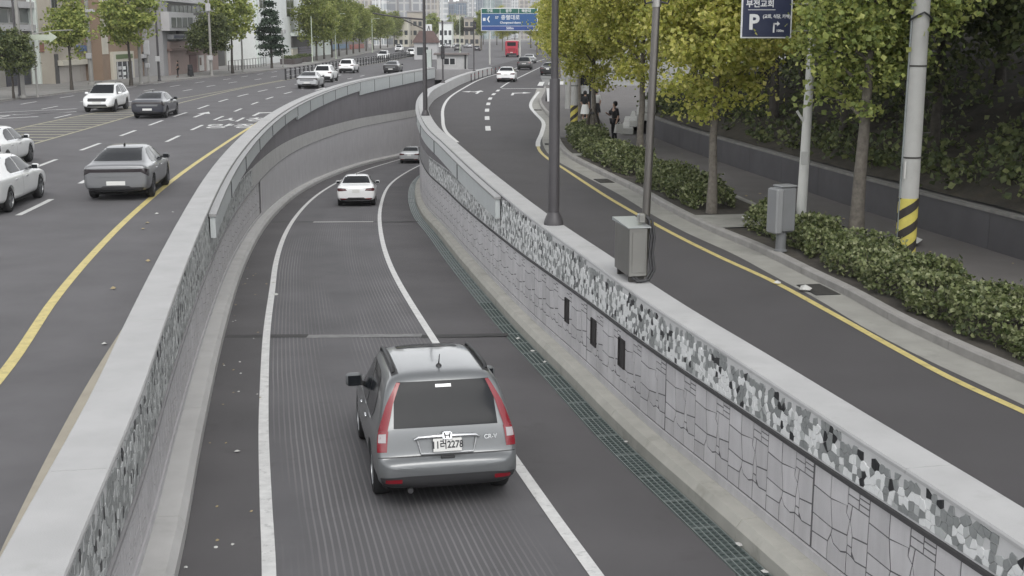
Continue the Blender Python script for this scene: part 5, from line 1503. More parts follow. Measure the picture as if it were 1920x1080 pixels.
kerb_run('kerb_stone', R_KERB, 6, 108, 0, .17, -.05, .16, 2.0, KC, walk)
kerb_run('edging_stone', R_KERB, 6, 55, 2.28, 2.40, 0, .185, 2.0, GUTTER, walk)
# road drain gratings in the gutter
IRON = mat('cast_iron', (.05, .048, .045), .7, var=.2, vscale=8)
for (yc, ln, lab) in ((22.4, .95, 'iron drain grating with white litter near the right edge'), (39.6, 1.0, 'iron drain grating in the gutter left of the steel pole'), (53.0, .8, 'iron drain grating at the bend of the kerb'), (77, .9, 'iron drain grating at the far kerb bend')):
    r = empty('gutter_grating', (R_KERB(yc) - .3, yc, .01), R_KERB.ang(yc), lab, 'drain', 'gratings in the right gutter')
    q = MB(); q.box(-.24, .24, -ln / 2, ln / 2, 0, .006); q.build('pit', mat('pit_dark', (.03, .03, .03), .9), r)
    for k in range(11): q = MB(); yy = -ln / 2 + ln * (k + .3) / 11; q.box(-.22, .22, yy, yy + ln * .05, .004, .016); q.build('grating_bar', IRON, r)
scrap(5.45, 22.3, .03, .16, LITTER, 'white crumpled litter lying on the nearest gutter grating', 'litter', 'litter by the right kerb')
scrap(5.05, 22.9, .03, .09, LITTER, 'small white litter beside the nearest gutter grating', 'litter', 'litter by the right kerb')
scrap(5.9, 30.2, .17, .32, LITTER, 'white plastic bag at the foot of the forked ginkgo', 'litter', 'litter by the right kerb')
scrap(8.75, 26.5, .17, .34, LITTER, 'white bag lying behind the striped concrete pole', 'litter', 'litter by the right kerb')
rl = random.Random(8)
for k in range(40):
    Y = 15 + rl.random() * 38; d = 2.5 + rl.random() * (BW(Y) - R_KERB(Y) - 2.9); x, yy = R_KERB.off(Y, d)
    scrap(x, yy, .152, .03 + .03 * rl.random(), LEAFDRY, 'dry leaf fallen on the right pavement', 'leaf', 'dry leaves on the right pavement')

# --- low dark wall below the wooded bank, in panels under a pale coping
lwall = empty('boundary_wall', (BW(40), 40, .15), 0, 'long low dark wall with pale coping below the wooded bank', 'wall')
DW = mat('dark_wall', (.085, .082, .088), .8, var=.12, vscale=1.2, bump=.12, bscale=40, spot=(.7, .5, (.06, .058, .06)))
DWC = mat('dark_wall_coping', (.20, .195, .185), .85, var=.2, vscale=3)
y = 8.0
while y < 59.5:
    y2 = min(y + 3.0, 60.0); q = MB(); q2 = MB()
    for mb, d0, d1, z0, z1 in ((q, 0, .2, -.2, .80), (q2, -.03, .24, .80, .86)):
        ys_ = [y + .008, (y + y2) / 2, y2 - .008]
        for Y in ys_:
            a = BW.off(Y, d0); b = BW.off(Y, d1)
            mb.v += [(a[0] - BW(40), a[1] - 40, z0), (a[0] - BW(40), a[1] - 40, z1), (b[0] - BW(40), b[1] - 40, z1), (b[0] - BW(40), b[1] - 40, z0)]
        for i in range(2):
            for k in range(4): j = (k + 1) % 4; mb.f.append((i * 4 + k, i * 4 + j, i * 4 + 4 + j, i * 4 + 4 + k)); mb.mi.append(0)
        mb.f += [(3, 2, 1, 0), (8, 9, 10, 11)]; mb.mi += [0, 0]
    q.build('wall_panel', DW, lwall); q2.build('coping_stone', DWC, lwall); y = y2
# --- stepped wall of pale blocks where the low wall ends
bl = empty('block_wall', (5.75, 60.5, .15), math.atan2(-.115, 1), 'stepped wall of pale stone blocks beside the person in black', 'wall')
PALE = mat('pale_block', (.45, .45, .43), .85, var=.15, vscale=2, bump=.2, bscale=20, spot=(1.5, .6, (.28, .29, .28)))
rgb_ = random.Random(4)
for r_ in range(4):
    for k in range(8 - r_):
        q = MB(); o_ = (r_ % 2) * .45; q.cbox(r_ * .32 - .28, r_ * .32 + .3, -4.2 + k * 1.02 + o_, -4.2 + k * 1.02 + 1.0 + o_, r_ * .32, r_ * .32 + .31, .03)
        b_ = q.build('block', PALE, bl); b_.rotation_euler = (0, 0, rgb_.uniform(-.01, .01))

# --- street lamps standing on the coping
LPM = mat('lamp_post_paint', (.062, .058, .062), .45, var=.08, vscale=3, coords='object')
def lamp_post(x, y, z, label, arm_dir=1, h=8.6):
    r = empty('lamp_post', (x, y, z), 0, label, 'lamp post', 'dark lamp posts on the wall')
    q = MB(); q.lathe([(.205, 0), (.205, .03), (.19, .10), (.15, .20), (.135, .23), (.125, .26)], 20); q.build('base_flange', LPM, r, 40)
    q = MB(); q.lathe([(.115, .24), (.108, 2.96), (.10, 3.0)], 20); q.build('lower_shaft', LPM, r, 40)
    q = MB(); q.lathe([(.075, 2.98), (.06, h)], 18); q.build('upper_shaft', LPM, r, 40)
    q = MB(); q.tube([(0, 0, h - .1), (arm_dir * .5, .0, h + .12), (arm_dir * 1.7, 0, h + .25)], [.045, .04, .03], 8); a = q.build('arm', LPM, r, 50)
    q = MB(); q.cbox(arm_dir * 1.7 - (.0 if arm_dir > 0 else .6), arm_dir * 1.7 + (.6 if arm_dir > 0 else 0), -.13, .13, h + .19, h + .29, .03); q.build('lamp_head', LPM, a, 40)
    return r
lamp_post(RW(25.35) + .26, 25.35, CZ(25.35), 'nearest dark lamp post rising from the wall coping', 1)
lp = lamp_post(RW(60.0) + .20, 60.0, CZ(60), 'dark lamp post on the wall bend with a long side arm', 1)
q = MB(); q.tube([(0, 0, 4.55), (-1.2, .1, 4.66), (-2.45, .2, 4.85)], [.045, .04, .03], 8); q.build('side_arm', LPM, lp, 50)
q = MB(); q.tube([(0, 0, 4.1), (-.55, .05, 4.35), (-1.0, .1, 4.55)], [.03, .03, .03], 8); q.build('arm_brace', LPM, lp, 50)
def signal_post(x, y, z, h, label, heads):
    r = empty('signal_post', (x, y, z), 0, label, 'signal post', 'thin dark signal posts')
    q = MB(); q.lathe([(.19, 0), (.17, .06), (.09, .16), (.075, .2), (.07, h)], 14); q.build('post', LPM, r, 40)
    for (dx, zz, w_, h_) in heads:
        q = MB(); q.cbox(dx - w_ / 2, dx + w_ / 2, -.14, .14, zz, zz + h_, .03); hd = q.build('signal_head', BLACKP, r)
        for k in range(2): q = MB(); q.lathe([(.09, -.17), (.09, -.145)], 12, (dx - w_ / 4 + k * w_ / 2, 0, zz + h_ / 2), 'y'); q.build('lens', LAMP_K, hd)
    return r
signal_post(RW(100) + .2, 100, .78, 4.9, 'thin dark post on the far wall coping left of the booth', [(0, 1.9, .3, 1.0)])
signal_post(RW(131) + .2, 131, .78, 5.2, 'thin dark post with signals right of the booth', [(-.55, 4.1, 1.0, .42), (.1, 4.3, .35, .8)])
# slim vertical plate at the portal
vs_ = empty('tunnel_sign', (-9.7, YP - .3, -.1), 0, 'pale upright sign panel at the end of the left parapet', 'sign')
q = MB(); q.cbox(-.3, .3, -.05, .05, 0, 2.9, .02); q.build('sign_panel', mat('pale_sign', (.42, .46, .44), .6, var=.1, vscale=3, coords='object'), vs_)
q = MB(); q.box(-.36, -.3, -.06, .06, 0, 3.0); q.build('frame_post', DARKSTEEL, vs_)
q = MB(); q.box(.3, .36, -.06, .06, 0, 3.0); q.build('frame_post', DARKSTEEL, vs_)

# --- stainless cabinet and camera pole on the coping
STEEL = mat('stainless_steel', (.36, .355, .335), .32, metal=.9, var=.06, vscale=3, coords='object')
cab = empty('steel_cabinet', (RW.off(19.3, .24)[0], RW.off(19.3, .24)[1], CZ(19.3)), RW.ang(19.3), 'stainless steel cabinet with sloping lid and black cable on the wall coping', 'cabinet')
q = MB(); q.cbox(-.15, .15, -.26, .62, .10, .88, .012); q.build('housing', STEEL, cab)
q = MB(); q.add([(-.19, -.31, .885), (.19, -.31, .885), (.19, .66, .885), (-.19, .66, .885), (-.19, -.31, .90), (.19, -.31, .90), (.19, .66, .935), (-.19, .66, .935)], [(0, 3, 2, 1), (4, 5, 6, 7), (0, 1, 5, 4), (1, 2, 6, 5), (2, 3, 7, 6), (3, 0, 4, 7)]); q.build('lid', mat('steel_lid', (.50, .53, .53), .35, metal=.6), cab)
for yy in (-.2, .5): q = MB(); q.box(-.12, .12, yy, yy + .06, 0, .10); q.build('foot_rail', IRON, cab)
q = MB(); q.cbox(-.10, .12, -.272, -.262, .16, .82, .005); q.build('door', STEEL, cab)
for xx in (.0, .05):
    q = MB(); q.tube([(.14 + xx * .4, -.05, 1.05), (.22 + xx, -.08, .98), (.25 + xx, -.12, .7), (.20 + xx, -.2, .45), (.22 + xx, -.26, .2), (.12 + xx, -.30, .05), (-.02 + xx, -.31, .03), (-.10 + xx, -.29, .09)], .022, 8); q.build('cable', BLACKP, cab, 60)
q = MB(); q.cbox(.04, .16, -.12, .02, .93, 1.08, .02); q.build('cable_gland', STEEL, cab)
cp_ = empty('camera_pole', (RW.off(19.25, .40)[0], 19.45, CZ(19.3)), 0, 'slim stainless pole rising behind the steel cabinet', 'pole')
q = MB(); q.lathe([(.13, 0), (.13, .02), (.06, .03)], 16); q.build('base_plate', STEEL, cp_)
q = MB(); q.tube([(0, 0, .02), (.035, 0, 1.2), (.12, 0, 4.35), (.16, 0, 5.6)], [.068, .065, .06, .055], 16); q.build('shaft', mat('pole_dull_steel', (.17, .16, .15), .35, metal=.8), cp_, 60)
q = MB(); q.lathe([(.075, 4.28), (.075, 4.42)], 14, (.12, 0, 0)); q.build('collar', STEEL, cp_, 40)
for s in (-1, 1):
    q = MB(); q.tube([(.12 + s * .05, 0, 4.36), (.12 + s * .17, -.02, 4.33), (.12 + s * .2, -.02, 4.42), (.12 + s * .12, -.02, 4.52), (.12 + s * .03, 0, 4.55)], .016, 8); q.build('cable_loop', BLACKP, cp_, 60)

# --- concrete utility pole with warning stripes
CP = mat('pole_concrete', (.37, .37, .355), .85, var=.08, vscale=1.5, bump=.1, bscale=40, coords='object', spot=(1.3, .4, (.28, .28, .26)))
WY = mat('warning_yellow', (.52, .45, .10), .6, var=.1, vscale=6, coords='object'); WB = mat('warning_black', (.03, .025, .022), .7)
def utility_pole(x, y, z, r0, h, label, stripe_h=1.25, lean=(0, 0), s0=.12):
    r = empty('utility_pole', (x, y, z), 0, label, 'utility pole', 'concrete utility poles')
    q = MB(); q.tube([(lean[0] * t * h, lean[1] * t * h, t * h) for t in (0, .25, .5, .75, 1)], [r0 * (1 - .3 * t) for t in (0, .25, .5, .75, 1)], 22); q.build('shaft', CP, r, 60)
    if stripe_h:
        q = MB(); q.lathe([(r0 * 1.004 + .003, s0), (r0 * .985 + .003, stripe_h)], 26, cap=False); sl = q.build('warning_sleeve', WY, r, 60)
        turns = 1
        for k in range(4):
            q = MB(); n = 26
            for i in range(n + 1):
                a = 2 * math.pi * i / n
                for dz in (0, .19):
                    zz = s0 - .5 + k * .42 + dz + a / (2 * math.pi) * .84
                    zz = max(s0, min(stripe_h, zz)); q.v.append(((r0 + .006) * math.cos(a + .6), (r0 + .006) * math.sin(a + .6), zz))
            for i in range(n): q.f.append((2 * i, 2 * i + 2, 2 * i + 3, 2 * i + 1)); q.mi.append(0)
            q.build('warning_stripe', WB, sl, 60)
    for zz in (2.1, 3.9):
        q = MB(); rr = r0 * (1 - .3 * zz / h) + .008; q.lathe([(rr, zz), (rr, zz + .035)], 22, (lean[0] * zz, lean[1] * zz, 0)); q.build('steel_band', IRON, r)
    for zz in (2.6, 3.4, 4.2): q = MB(); q.tube([(r0 * .8 + lean[0] * zz, 0, zz), (r0 + .14 + lean[0] * zz, 0, zz)], .012, 6); q.build('climbing_step', IRON, r)
    return r
up = utility_pole(8.0, 24.6, .15, .20, 11, 'thick concrete utility pole with yellow-black warning stripes by the long hedge', 1.3, (.0, 0))
q = MB(); q.box(-.17, -.14, -.16, -.12, 1.7, 2.05); q.build('notice_strip', mat('notice_pale', (.5, .5, .48), .7), up)
q = MB(); q.tube([(.22 * math.cos(a), .22 * math.sin(a), 4.95 - .25 * abs(math.sin(a / 2 + .8))) for a in [i * math.pi / 6 for i in range(13)]], .02, 6); q.build('cable_coil', BLACKP, up, 60)
q = MB(); q.tube([(-.19, -.05, .3), (-.185, -.05, 6)], .022, 6); q.build('conduit', mat('conduit_grey', (.2, .22, .22), .6), up, 60)
utility_pole(2.95, 58.7, .15, .18, 10, 'utility pole with worn stripes beside the waiting people', 1.2, (.004, 0))
utility_pole(3.4, 76.0, .15, .16, 10, 'plain concrete pole beyond the striped one', 0, (.012, 0))

# --- slim white pole with the parking sign
sp = empty('sign_pole', (6.82, 28.7, .15), 0, 'slim white pole carrying the dark blue parking sign', 'sign pole')
WP = mat('pole_white', (.60, .60, .57), .6, var=.06, vscale=2, coords='object')
q = MB(); q.tube([(0, 0, 0), (.05, 0, 3.5), (.10, 0, 9)], [.125, .10, .08], 16); q.build('shaft', WP, sp, 60)
NAVY = mat('sign_navy', (.020, .027, .065), .45); SWH = mat('sign_white', (.68, .69, .7), .5)
sg = MB(); sg.cbox(-1.62, -.46, -.20, -.16, 4.43, 5.36, .015); sb = sg.build('sign_frame', SWH, sp)
q = MB(); q.cbox(-1.585, -.495, -.206, -.198, 4.465, 5.325, .003); pn = q.build('sign_panel', NAVY, sb)
text_obj('부전교회', .175, SWH, (-1.20, -.209, 5.19), parent=sb, ext=.001, bold=.004)
text_obj('P', .46, SWH, (-1.33, -.209, 4.78), parent=sb, ext=.001, bold=.016)
text_obj('(교회, 식당, 카페)', .098, SWH, (-.815, -.209, 4.915), parent=sb, ext=.001, bold=.003, sx=.9)
text_obj('100m', .075, SWH, (-.73, -.209, 4.60), parent=sb, ext=.001, bold=.002)
q = MB(); q.box(-1.47, -.85, -.2095, -.2065, 5.06, 5.072)
q.box(-.89, -.855, -.2095, -.2065, 4.56, 4.77); q.box(-.89, -.80, -.2095, -.2065, 4.74, 4.775); q.add([(-.80, -.2095, 4.70), (-.735, -.2095, 4.757), (-.80, -.2095, 4.815)], [(0, 1, 2)]); q.build('sign_arrow', SWH, sb)
for zz in (4.6, 5.2): q = MB(); q.tube([(-.75, -.15, zz), (.05, -.05, zz)], .02, 8); q.build('bracket', STEEL, sp)
for zz in (5.38, 5.48): q = MB(); q.tube([(.05 - 1.8, .1, zz + .10), (.06, -.02, zz), (.08 + 2.2, .2, zz + .16)], .014, 6); q.build('cable', BLACKP, sp)
q = MB(); q.box(-.09, .06, -.135, -.115, 1.55, 1.85); q.build('notice_plate', mat('notice_pale', (.5, .5, .48), .7), sp)
q = MB(); q.tube([(-.02, -.02, 2.5), (-.22, -.06, 2.78)], .03, 8); q.build('stub_arm', WP, sp)

# --- grey control cabinet on a post
cc = empty('control_cabinet', (5.72, 25.75, .15), .35, 'grey roadside control cabinet on a short post beside the hedge', 'cabinet')
CG = mat('cabinet_grey', (.16, .165, .17), .55, var=.06, vscale=3, coords='object')
q = MB(); q.lathe([(.14, 0), (.14, .03), (.11, .05), (.11, .45)], 14); q.build('post', CG, cc, 40)
q = MB(); q.cbox(-.20, .24, -.17, .17, .42, 1.38, .04); q.build('housing', CG, cc)
q = MB(); q.cbox(-.27, -.10, -.21, .19, .40, 1.36, .03); q.build('door', mat('cabinet_light', (.22, .225, .23), .5), cc)
q = MB(); q.cbox(-.16, .25, -.185, .185, 1.38, 1.42, .02); q.build('roof', mat('cabinet_light', (.22, .225, .23), .5), cc)

# --- overhead direction sign
ds = empty('direction_sign', (-.4, 190, 0), 0, 'green and blue overhead direction sign with white Korean lettering', 'sign')
q = MB(); q.cbox(-4.3, 4.3, -.06, .06, 5.0, 8.4, .04); fr = q.build('sign_board', SWH, ds)
q = MB(); q.box(-4.2, 4.2, -.075, -.062, 7.62, 8.3); q.build('green_band', mat('sign_green', (.012, .10, .075), .5), fr)
q = MB(); q.box(-4.2, 4.2, -.075, -.062, 5.78, 7.56); q.build('blue_field', mat('sign_blue', (.02, .085, .23), .5), fr)
q = MB(); q.box(-4.2, 4.2, -.075, -.062, 5.1, 5.72); q.build('blue_band', mat('sign_blue_deep', (.02, .055, .22), .5), fr)
for b_, s_, x_, z_ in (('구포', .52, -2.95, 7.96), ('광주', .52, -.1, 7.96), ('해운대', .52, 2.55, 7.96), ('충렬대로', .78, .15, 6.98), ('Chungnyeol-daero', .42, .15, 6.25), ('500m', .5, .1, 5.41), ('57', .5, -1.9, 6.98)):
    text_obj(b_, s_, SWH, (x_, -.078, z_), parent=fr, ext=.001, bold=.01)
for x_ in (-1.4, 1.4): q = MB(); q.box(x_ - .03, x_ + .03, -.08, -.076, 7.62, 8.3); q.build('divider', SWH, fr)
q = MB(); q.add([(-3.1, -.08, 6.3), (-2.95, -.08, 6.3), (-3.15, -.08, 6.75), (-2.95, -.08, 7.2), (-3.1, -.08, 7.2), (-3.4, -.08, 6.75)], [(0, 1, 2, 5), (5, 2, 3, 4)]); q.build('arrow_mark', SWH, fr)
q = MB(); q.box(-4.0, -3.6, -.08, -.077, 6.5, 6.95); q.build('route_shield', SWH, fr)
for x_ in (-3.0, 1.6): q = MB(); q.lathe([(.14, 0), (.12, 5.2)], 12, (x_, .2, 0)); q.build('post', mat('post_pale', (.45, .45, .43), .6), ds, 40)
for zz in (5.6, 7.8): q = MB(); q.tube([(-4.0, .16, zz), (4.0, .16, zz)], .06, 8); q.build('cross_beam', mat('post_pale', (.45, .45, .43), .6), ds)

# --- flexible bollards along the far edge line of the side road
for k in range(8):
    y = 122 + k * 4.2; r = empty('lane_bollard', (SR_W(y) - .35, y, 0), 0, 'thin dark bollard along the far edge line of the side road', 'bollard', 'bollards along the side road edge line')
    q = MB(); q.lathe([(.11, 0), (.10, .05), (.045, .08), (.04, .8)], 10); q.build('post', DARKSTEEL, r, 40)
    q = MB(); q.lathe([(.047, .5), (.047, .62)], 10); q.build('reflective_band', LAMP_R, r)

# --- bus stop board and people
bs = empty('notice_stand', (3.85, 66.8, .15), .2, 'tall dark notice stand with pale poster behind the waiting people', 'notice stand')
q = MB(); q.cbox(-.42, .42, -.06, .06, .1, 2.45, .04); q.build('board', mat('stand_dark', (.02, .02, .022), .5), bs)
q = MB(); q.box(-.28, .28, -.075, -.062, 1.35, 1.8); q.build('poster', SWH, bs)
q = MB(); q.box(-.3, .3, -.075, -.062, .55, 1.15); q.build('panel', mat('stand_grey', (.12, .12, .12), .5), bs)
for s in (-.3, .3): q = MB(); q.box(s - .04, s + .04, -.05, .05, 0, .1); q.build('foot', BLACKP, bs)
ab = empty('a_board', (2.55, 83.5, .15), .3, 'small white sandwich board on the far right pavement', 'sign board')
for s in (-1, 1):
    q = MB(); M_ = Matrix.Rotation(s * .22, 4, 'X'); q.cbox(-.25, .25, s * .2 - .015, s * .2 + .015, 0, .9, .01, None, M_); q.build('board_leaf', SWH if s < 0 else BLACKP, ab)
q = MB(); q.box(-.05, .05, -.24, -.23, .3, .55); q.build('board_mark', BLACKP, ab)

SKIN = mat('skin', (.42, .27, .2), .6); HAIR = mat('hair_black', (.015, .013, .012), .6)
def person(x, y, z, rz, label, top, legs, pose='stand', h=1.7, skirt=None, hair=HAIR):
    """one continuous skinned body; clothing as shells that follow it"""
    r = empty('person', (x, y, z), rz, label, 'person'); k = h / 1.7
    V = {'pel': (0, 0, .93), 'wst': (0, .01, 1.08), 'chs': (0, .0, 1.28), 'nk0': (0, 0, 1.43), 'nk1': (0, -.01, 1.49), 'hd': (0, -.02, 1.57), 'hd2': (0, -.015, 1.66),
         'shL': (-.17, 0, 1.38), 'shR': (.17, 0, 1.38), 'hpL': (-.09, 0, .90), 'hpR': (.09, 0, .90),
         'knL': (-.10, -.02, .49), 'knR': (.10, -.02, .49), 'anL': (-.10, .02, .08), 'anR': (.10, .02, .08), 'toL': (-.11, -.13, .035), 'toR': (.11, -.13, .035)}
    if pose == 'phone':
        V.update({'elL': (-.24, -.06, 1.12), 'haL': (-.16, -.30, 1.22), 'fiL': (-.13, -.37, 1.26), 'elR': (.23, .04, 1.10), 'haR': (.22, -.06, .86), 'fiR': (.22, -.09, .78)})
    else:
        V.update({'elL': (-.23, .03, 1.11), 'haL': (-.22, -.05, .88), 'fiL': (-.22, -.07, .79), 'elR': (.23, .03, 1.11), 'haR': (.20, -.12, .92), 'fiR': (.18, -.18, .86)})
    Rr = {'pel': .135, 'wst': .12, 'chs': .14, 'nk0': .06, 'nk1': .052, 'hd': .085, 'hd2': .075, 'shL': .07, 'shR': .07, 'hpL': .09, 'hpR': .09, 'knL': .06, 'knR': .06, 'anL': .042, 'anR': .042, 'toL': .035, 'toR': .035, 'elL': .045, 'elR': .045, 'haL': .034, 'haR': .034, 'fiL': .02, 'fiR': .02}
    E = [('pel', 'wst'), ('wst', 'chs'), ('chs', 'nk0'), ('nk0', 'nk1'), ('nk1', 'hd'), ('hd', 'hd2'), ('chs', 'shL'), ('chs', 'shR'), ('shL', 'elL'), ('elL', 'haL'), ('haL', 'fiL'), ('shR', 'elR'), ('elR', 'haR'), ('haR', 'fiR'), ('pel', 'hpL'), ('pel', 'hpR'), ('hpL', 'knL'), ('hpR', 'knR'), ('knL', 'anL'), ('knR', 'anR'), ('anL', 'toL'), ('anR', 'toR')]
    def skin(name, ed, scale, m, sub=1):
        ks = sorted({a for e in ed for a in e}, key=lambda a: (a != 'pel' and a != 'chs', a)); ix = {a: i for i, a in enumerate(ks)}
        me = bpy.data.meshes.new(name); me.from_pydata([tuple(c_ * k for c_ in V[a]) for a in ks], [(ix[a], ix[b]) for a, b in ed], [])
        o = bpy.data.objects.new(name, me); COL.objects.link(o)
        md = o.modifiers.new('s', 'SKIN'); sv = me.skin_vertices[0].data
        for a in ks: sv[ix[a]].radius = (Rr[a] * scale * k, Rr[a] * scale * k * (.8 if a in ('pel', 'wst', 'chs') else 1))
        sv[0].use_root = True
        o.modifiers.new('u', 'SUBSURF').levels = sub; o.modifiers[-1].render_levels = sub
        bake(o); o.parent = r; o.data.materials.clear(); o.data.materials.append(m); o.data.shade_smooth(); return o
    skin('body', E, 1.0, SKIN)
    skin('top', [('pel', 'wst'), ('wst', 'chs'), ('chs', 'nk0'), ('chs', 'shL'), ('chs', 'shR'), ('shL', 'elL'), ('shR', 'elR')], 1.16, top)
    if skirt: q = MB(); q.lathe([(.15 * k, 1.0 * k), (.19 * k, .85 * k), (.25 * k, .5 * k)], 14); q.build('skirt', skirt, r, 60)
    else: skin('trousers', [('pel', 'hpL'), ('pel', 'hpR'), ('hpL', 'knL'), ('hpR', 'knR'), ('knL', 'anL'), ('knR', 'anR')], 1.15, legs)
    q = MB(); q.lathe([(.06 * k, 1.52 * k), (.10 * k, 1.56 * k), (.103 * k, 1.64 * k), (.08 * k, 1.71 * k), (.02 * k, 1.735 * k)], 12, (0, .025 * k, 0)); q.build('hair', hair, r, 60)
    for s in (-1, 1): q = MB(); q.cbox((s * .11 - .05) * k, (s * .11 + .05) * k, -.19 * k, .07 * k, 0, .075 * k, .02); q.build('shoe', BLACKP, r)
    return r
CB = mat('cloth_black', (.018, .018, .02), .9); CW = mat('cloth_white', (.6, .6, .58), .9); CGy = mat('cloth_grey', (.25, .25, .25), .9)
pm = person(4.35, 52.4, .155, R(-60), 'person in black looking at a phone with a white bag', CB, CB, 'phone', 1.70)
q = MB(); q.cbox(-.055, .055, -.012, .012, -.08, .08, .01); o = q.build('phone', BLACKP); o.location = (4.35 - .22, 52.05, .155 + 1.28); tag(o, 'dark phone held by the person in black', 'phone')
bg_ = empty('carrier_bag', (4.52, 52.15, .155 + .42), .5, 'white carrier bag hanging from the hand of the person in black', 'bag')
q = MB(); q.add([(-.2, -.1, 0), (.2, -.1, 0), (.22, .1, .02), (-.2, .1, 0), (-.17, -.03, .36), (.17, -.04, .38), (.15, .05, .36), (-.16, .04, .34)], [(0, 3, 2, 1), (4, 5, 6, 7), (0, 1, 5, 4), (1, 2, 6, 5), (2, 3, 7, 6), (3, 0, 4, 7)]); q.build('bag_body', CW, bg_, 50)
q = MB(); q.tube([(-.1, 0, .34), (-.03, 0, .44), (.04, 0, .44), (.1, 0, .35)], .012, 6); q.build('bag_handle', CW, bg_)
person(3.75, 63.5, .155, R(150), 'person in dark top and pale skirt waiting left of the notice stand', CB, CB, 'stand', 1.64, CW)
person(4.4, 64.6, .155, R(200), 'person in pale top and dark skirt waiting right of the notice stand', CW, CB, 'stand', 1.66, CB)
# ================================================================== LEFT SIDE: PAVEMENT, BUILDINGS, FURNITURE
lp_ = strip('far_pavement', [(-60, y, .12) for y in ysteps(20, 480, 5, .04)], [(L_KERB(y) - .1, y, .12) for y in ysteps(20, 480, 5, .04)], mat('pavement_left', (.23, .225, .215), .85, var=.12, vscale=.5))
tag(lp_, kind='structure')
kerb_run('kerb_stone', L_KERB, 40, 480, .1, -.1, -.02, .14, 3.0, KC, lp_)
def fy(u, X): return 2300 * X / (.979 * (u - 960))            # along a street front at X: where a sight line falls
def fz(v, Y): return 4.7 + (62 - v) * Y / 2300
GLB = mat('glass_building', (.045, .05, .055), .15)
GLG = mat('glass_grey', (.12, .13, .13), .2)
class Front:
    """a building whose street front is the plane X, between two distances; parts are set on that front"""
    def __init__(s, name, X, u0, u1, depth, h, m, label, roof_m=None, cat='building'):
        s.X = X; s.y0, s.y1 = fy(u0, X), fy(u1, X); s.ym = (s.y0 + s.y1) / 2
        s.r = empty(name, (X, s.ym, .1), 0, label, cat)
        q = MB(); q.box(-depth, 0, s.y0 - s.ym + .03, s.y1 - s.ym - .03, -.1, h); q.build('wall', m, s.r)
        q = MB(); q.box(-depth - .1, .12, s.y0 - s.ym - .05, s.y1 - s.ym + .05, h, h + .35); q.build('roof', roof_m or CONC_GREY, s.r)
    def part(s, name, u0, u1, v0, v1, m, proud=.06, parent=None, base=0.0):
        ya, yb = fy(u0, s.X), fy(u1, s.X); yc = (ya + yb) / 2
        z1, z0 = fz(v0, yc), fz(v1, yc)
        if v1 >= 999: z0 = .1
        q = MB(); q.box(base, proud, ya - s.ym, yb - s.ym, z0 - .1, z1 - .1); return q.build(name, m, parent or s.r)
    def window(s, u0, u1, v0, v1, n=2, glass=GLB, frame=None, rows=1):
        w_ = s.part('window', u0, u1, v0, v1, frame or mat('window_frame_pale', (.42, .42, .41), .6), .05)
        for k in range(n):
            for r_ in range(rows):
                a = u0 + (u1 - u0) * (k + .07) / n; b = u0 + (u1 - u0) * (k + .93) / n
                c = v0 + (v1 - v0) * (r_ + .06) / rows; d = v0 + (v1 - v0) * (r_ + .94) / rows
                s.part('pane', a, b, c, d, glass, .075, w_, .04)
        return w_
BMAT = lambda n, c, vs_=.25: mat('wall_' + n, tuple(min(.72, x * 1.2) for x in c), .8, var=.08, vscale=vs_, bump=.1, bscale=12, spot=(.35, .4, tuple(x * .75 for x in c)))
CREAM = BMAT('cream', (.42, .40, .34)); BEIGE_B = BMAT('beige', (.30, .275, .235)); BROWN = BMAT('brown_brick', (.20, .145, .105)); GREY_B = BMAT('grey_panel', (.24, .24, .245)); LGREY = BMAT('light_grey', (.37, .37, .375)); PINK = BMAT('pinkish', (.22, .17, .155)); WHITE_B = BMAT('white_render', (.58, .60, .59)); DARK_B = BMAT('dark_cladding', (.07, .068, .066)); MINT = BMAT('mint_white', (.52, .56, .53))
# A: glazed bays at the left edge
A = Front('glazed_building', -44, -90, 70, 12, 16, BMAT('warm_grey', (.23, .22, .2)), 'grey building with glazed bays and dark shutter at the left edge')
A.part('balcony_band', -80, 57, 3, 15, LGREY, .7); A.part('balcony_band', -80, 62, 46, 58, LGREY, .7)
for k in range(5): A.window(-40 + k * 19.4, -22 + k * 19.4, 17, 45, 1, GLG)
A.part('shutter', 4, 50, 115, 999, mat('shutter_dark', (.045, .046, .06), .6, var=.1, vscale=2), .08)
for k in range(7): A.part('shutter_slat', 5, 49, 118 + k * 6.2, 119 + k * 6.2, DARK_B, .10)
A.part('fascia', -10, 52, 100, 113, BMAT('red_brick', (.19, .10, .075)), .12); A.part('signboard', 30, 50, 99, 106, LGREY, .22)
# B: narrow pale house
B = Front('narrow_house', -43.2, 70, 97, 10, 14, MINT, 'narrow pale house between the glazed and the beige buildings')
B.window(80, 88, 13, 30, 1); B.window(80, 88, -20, -3, 1); B.part('doorway', 74, 96, 96, 999, DARK_B, .06); B.part('canopy', 72, 97, 80, 96, BMAT('red_brick', (.19, .10, .075)), .4)
# C: beige building with cream ledge
Cb = Front('beige_building', -42, 97, 188, 12, 15, BEIGE_B, 'beige building with dark windows and a cream ledge over its blank ground floor')
Cb.window(99, 110, -6, 22, 2); Cb.window(145, 167, -12, 12, 3); Cb.window(160, 175, 60, 80, 2); Cb.window(112, 128, 60, 80, 2)
Cb.part('ledge', 102, 187, 109, 118, CREAM, .6); Cb.part('ground_floor_wall', 105, 184, 118, 999, BMAT('stained_concrete', (.33, .31, .29)), .08)
for k in range(3): Cb.part('wall_joint', 124 + k * 20, 125 + k * 20, 119, 156, BEIGE_B, .09)
Cb.part('side_door', 98, 104, 100, 999, DARK_B, .10)
Cb.part('downpipe', 178, 180, -10, 110, DARK_B, .2)
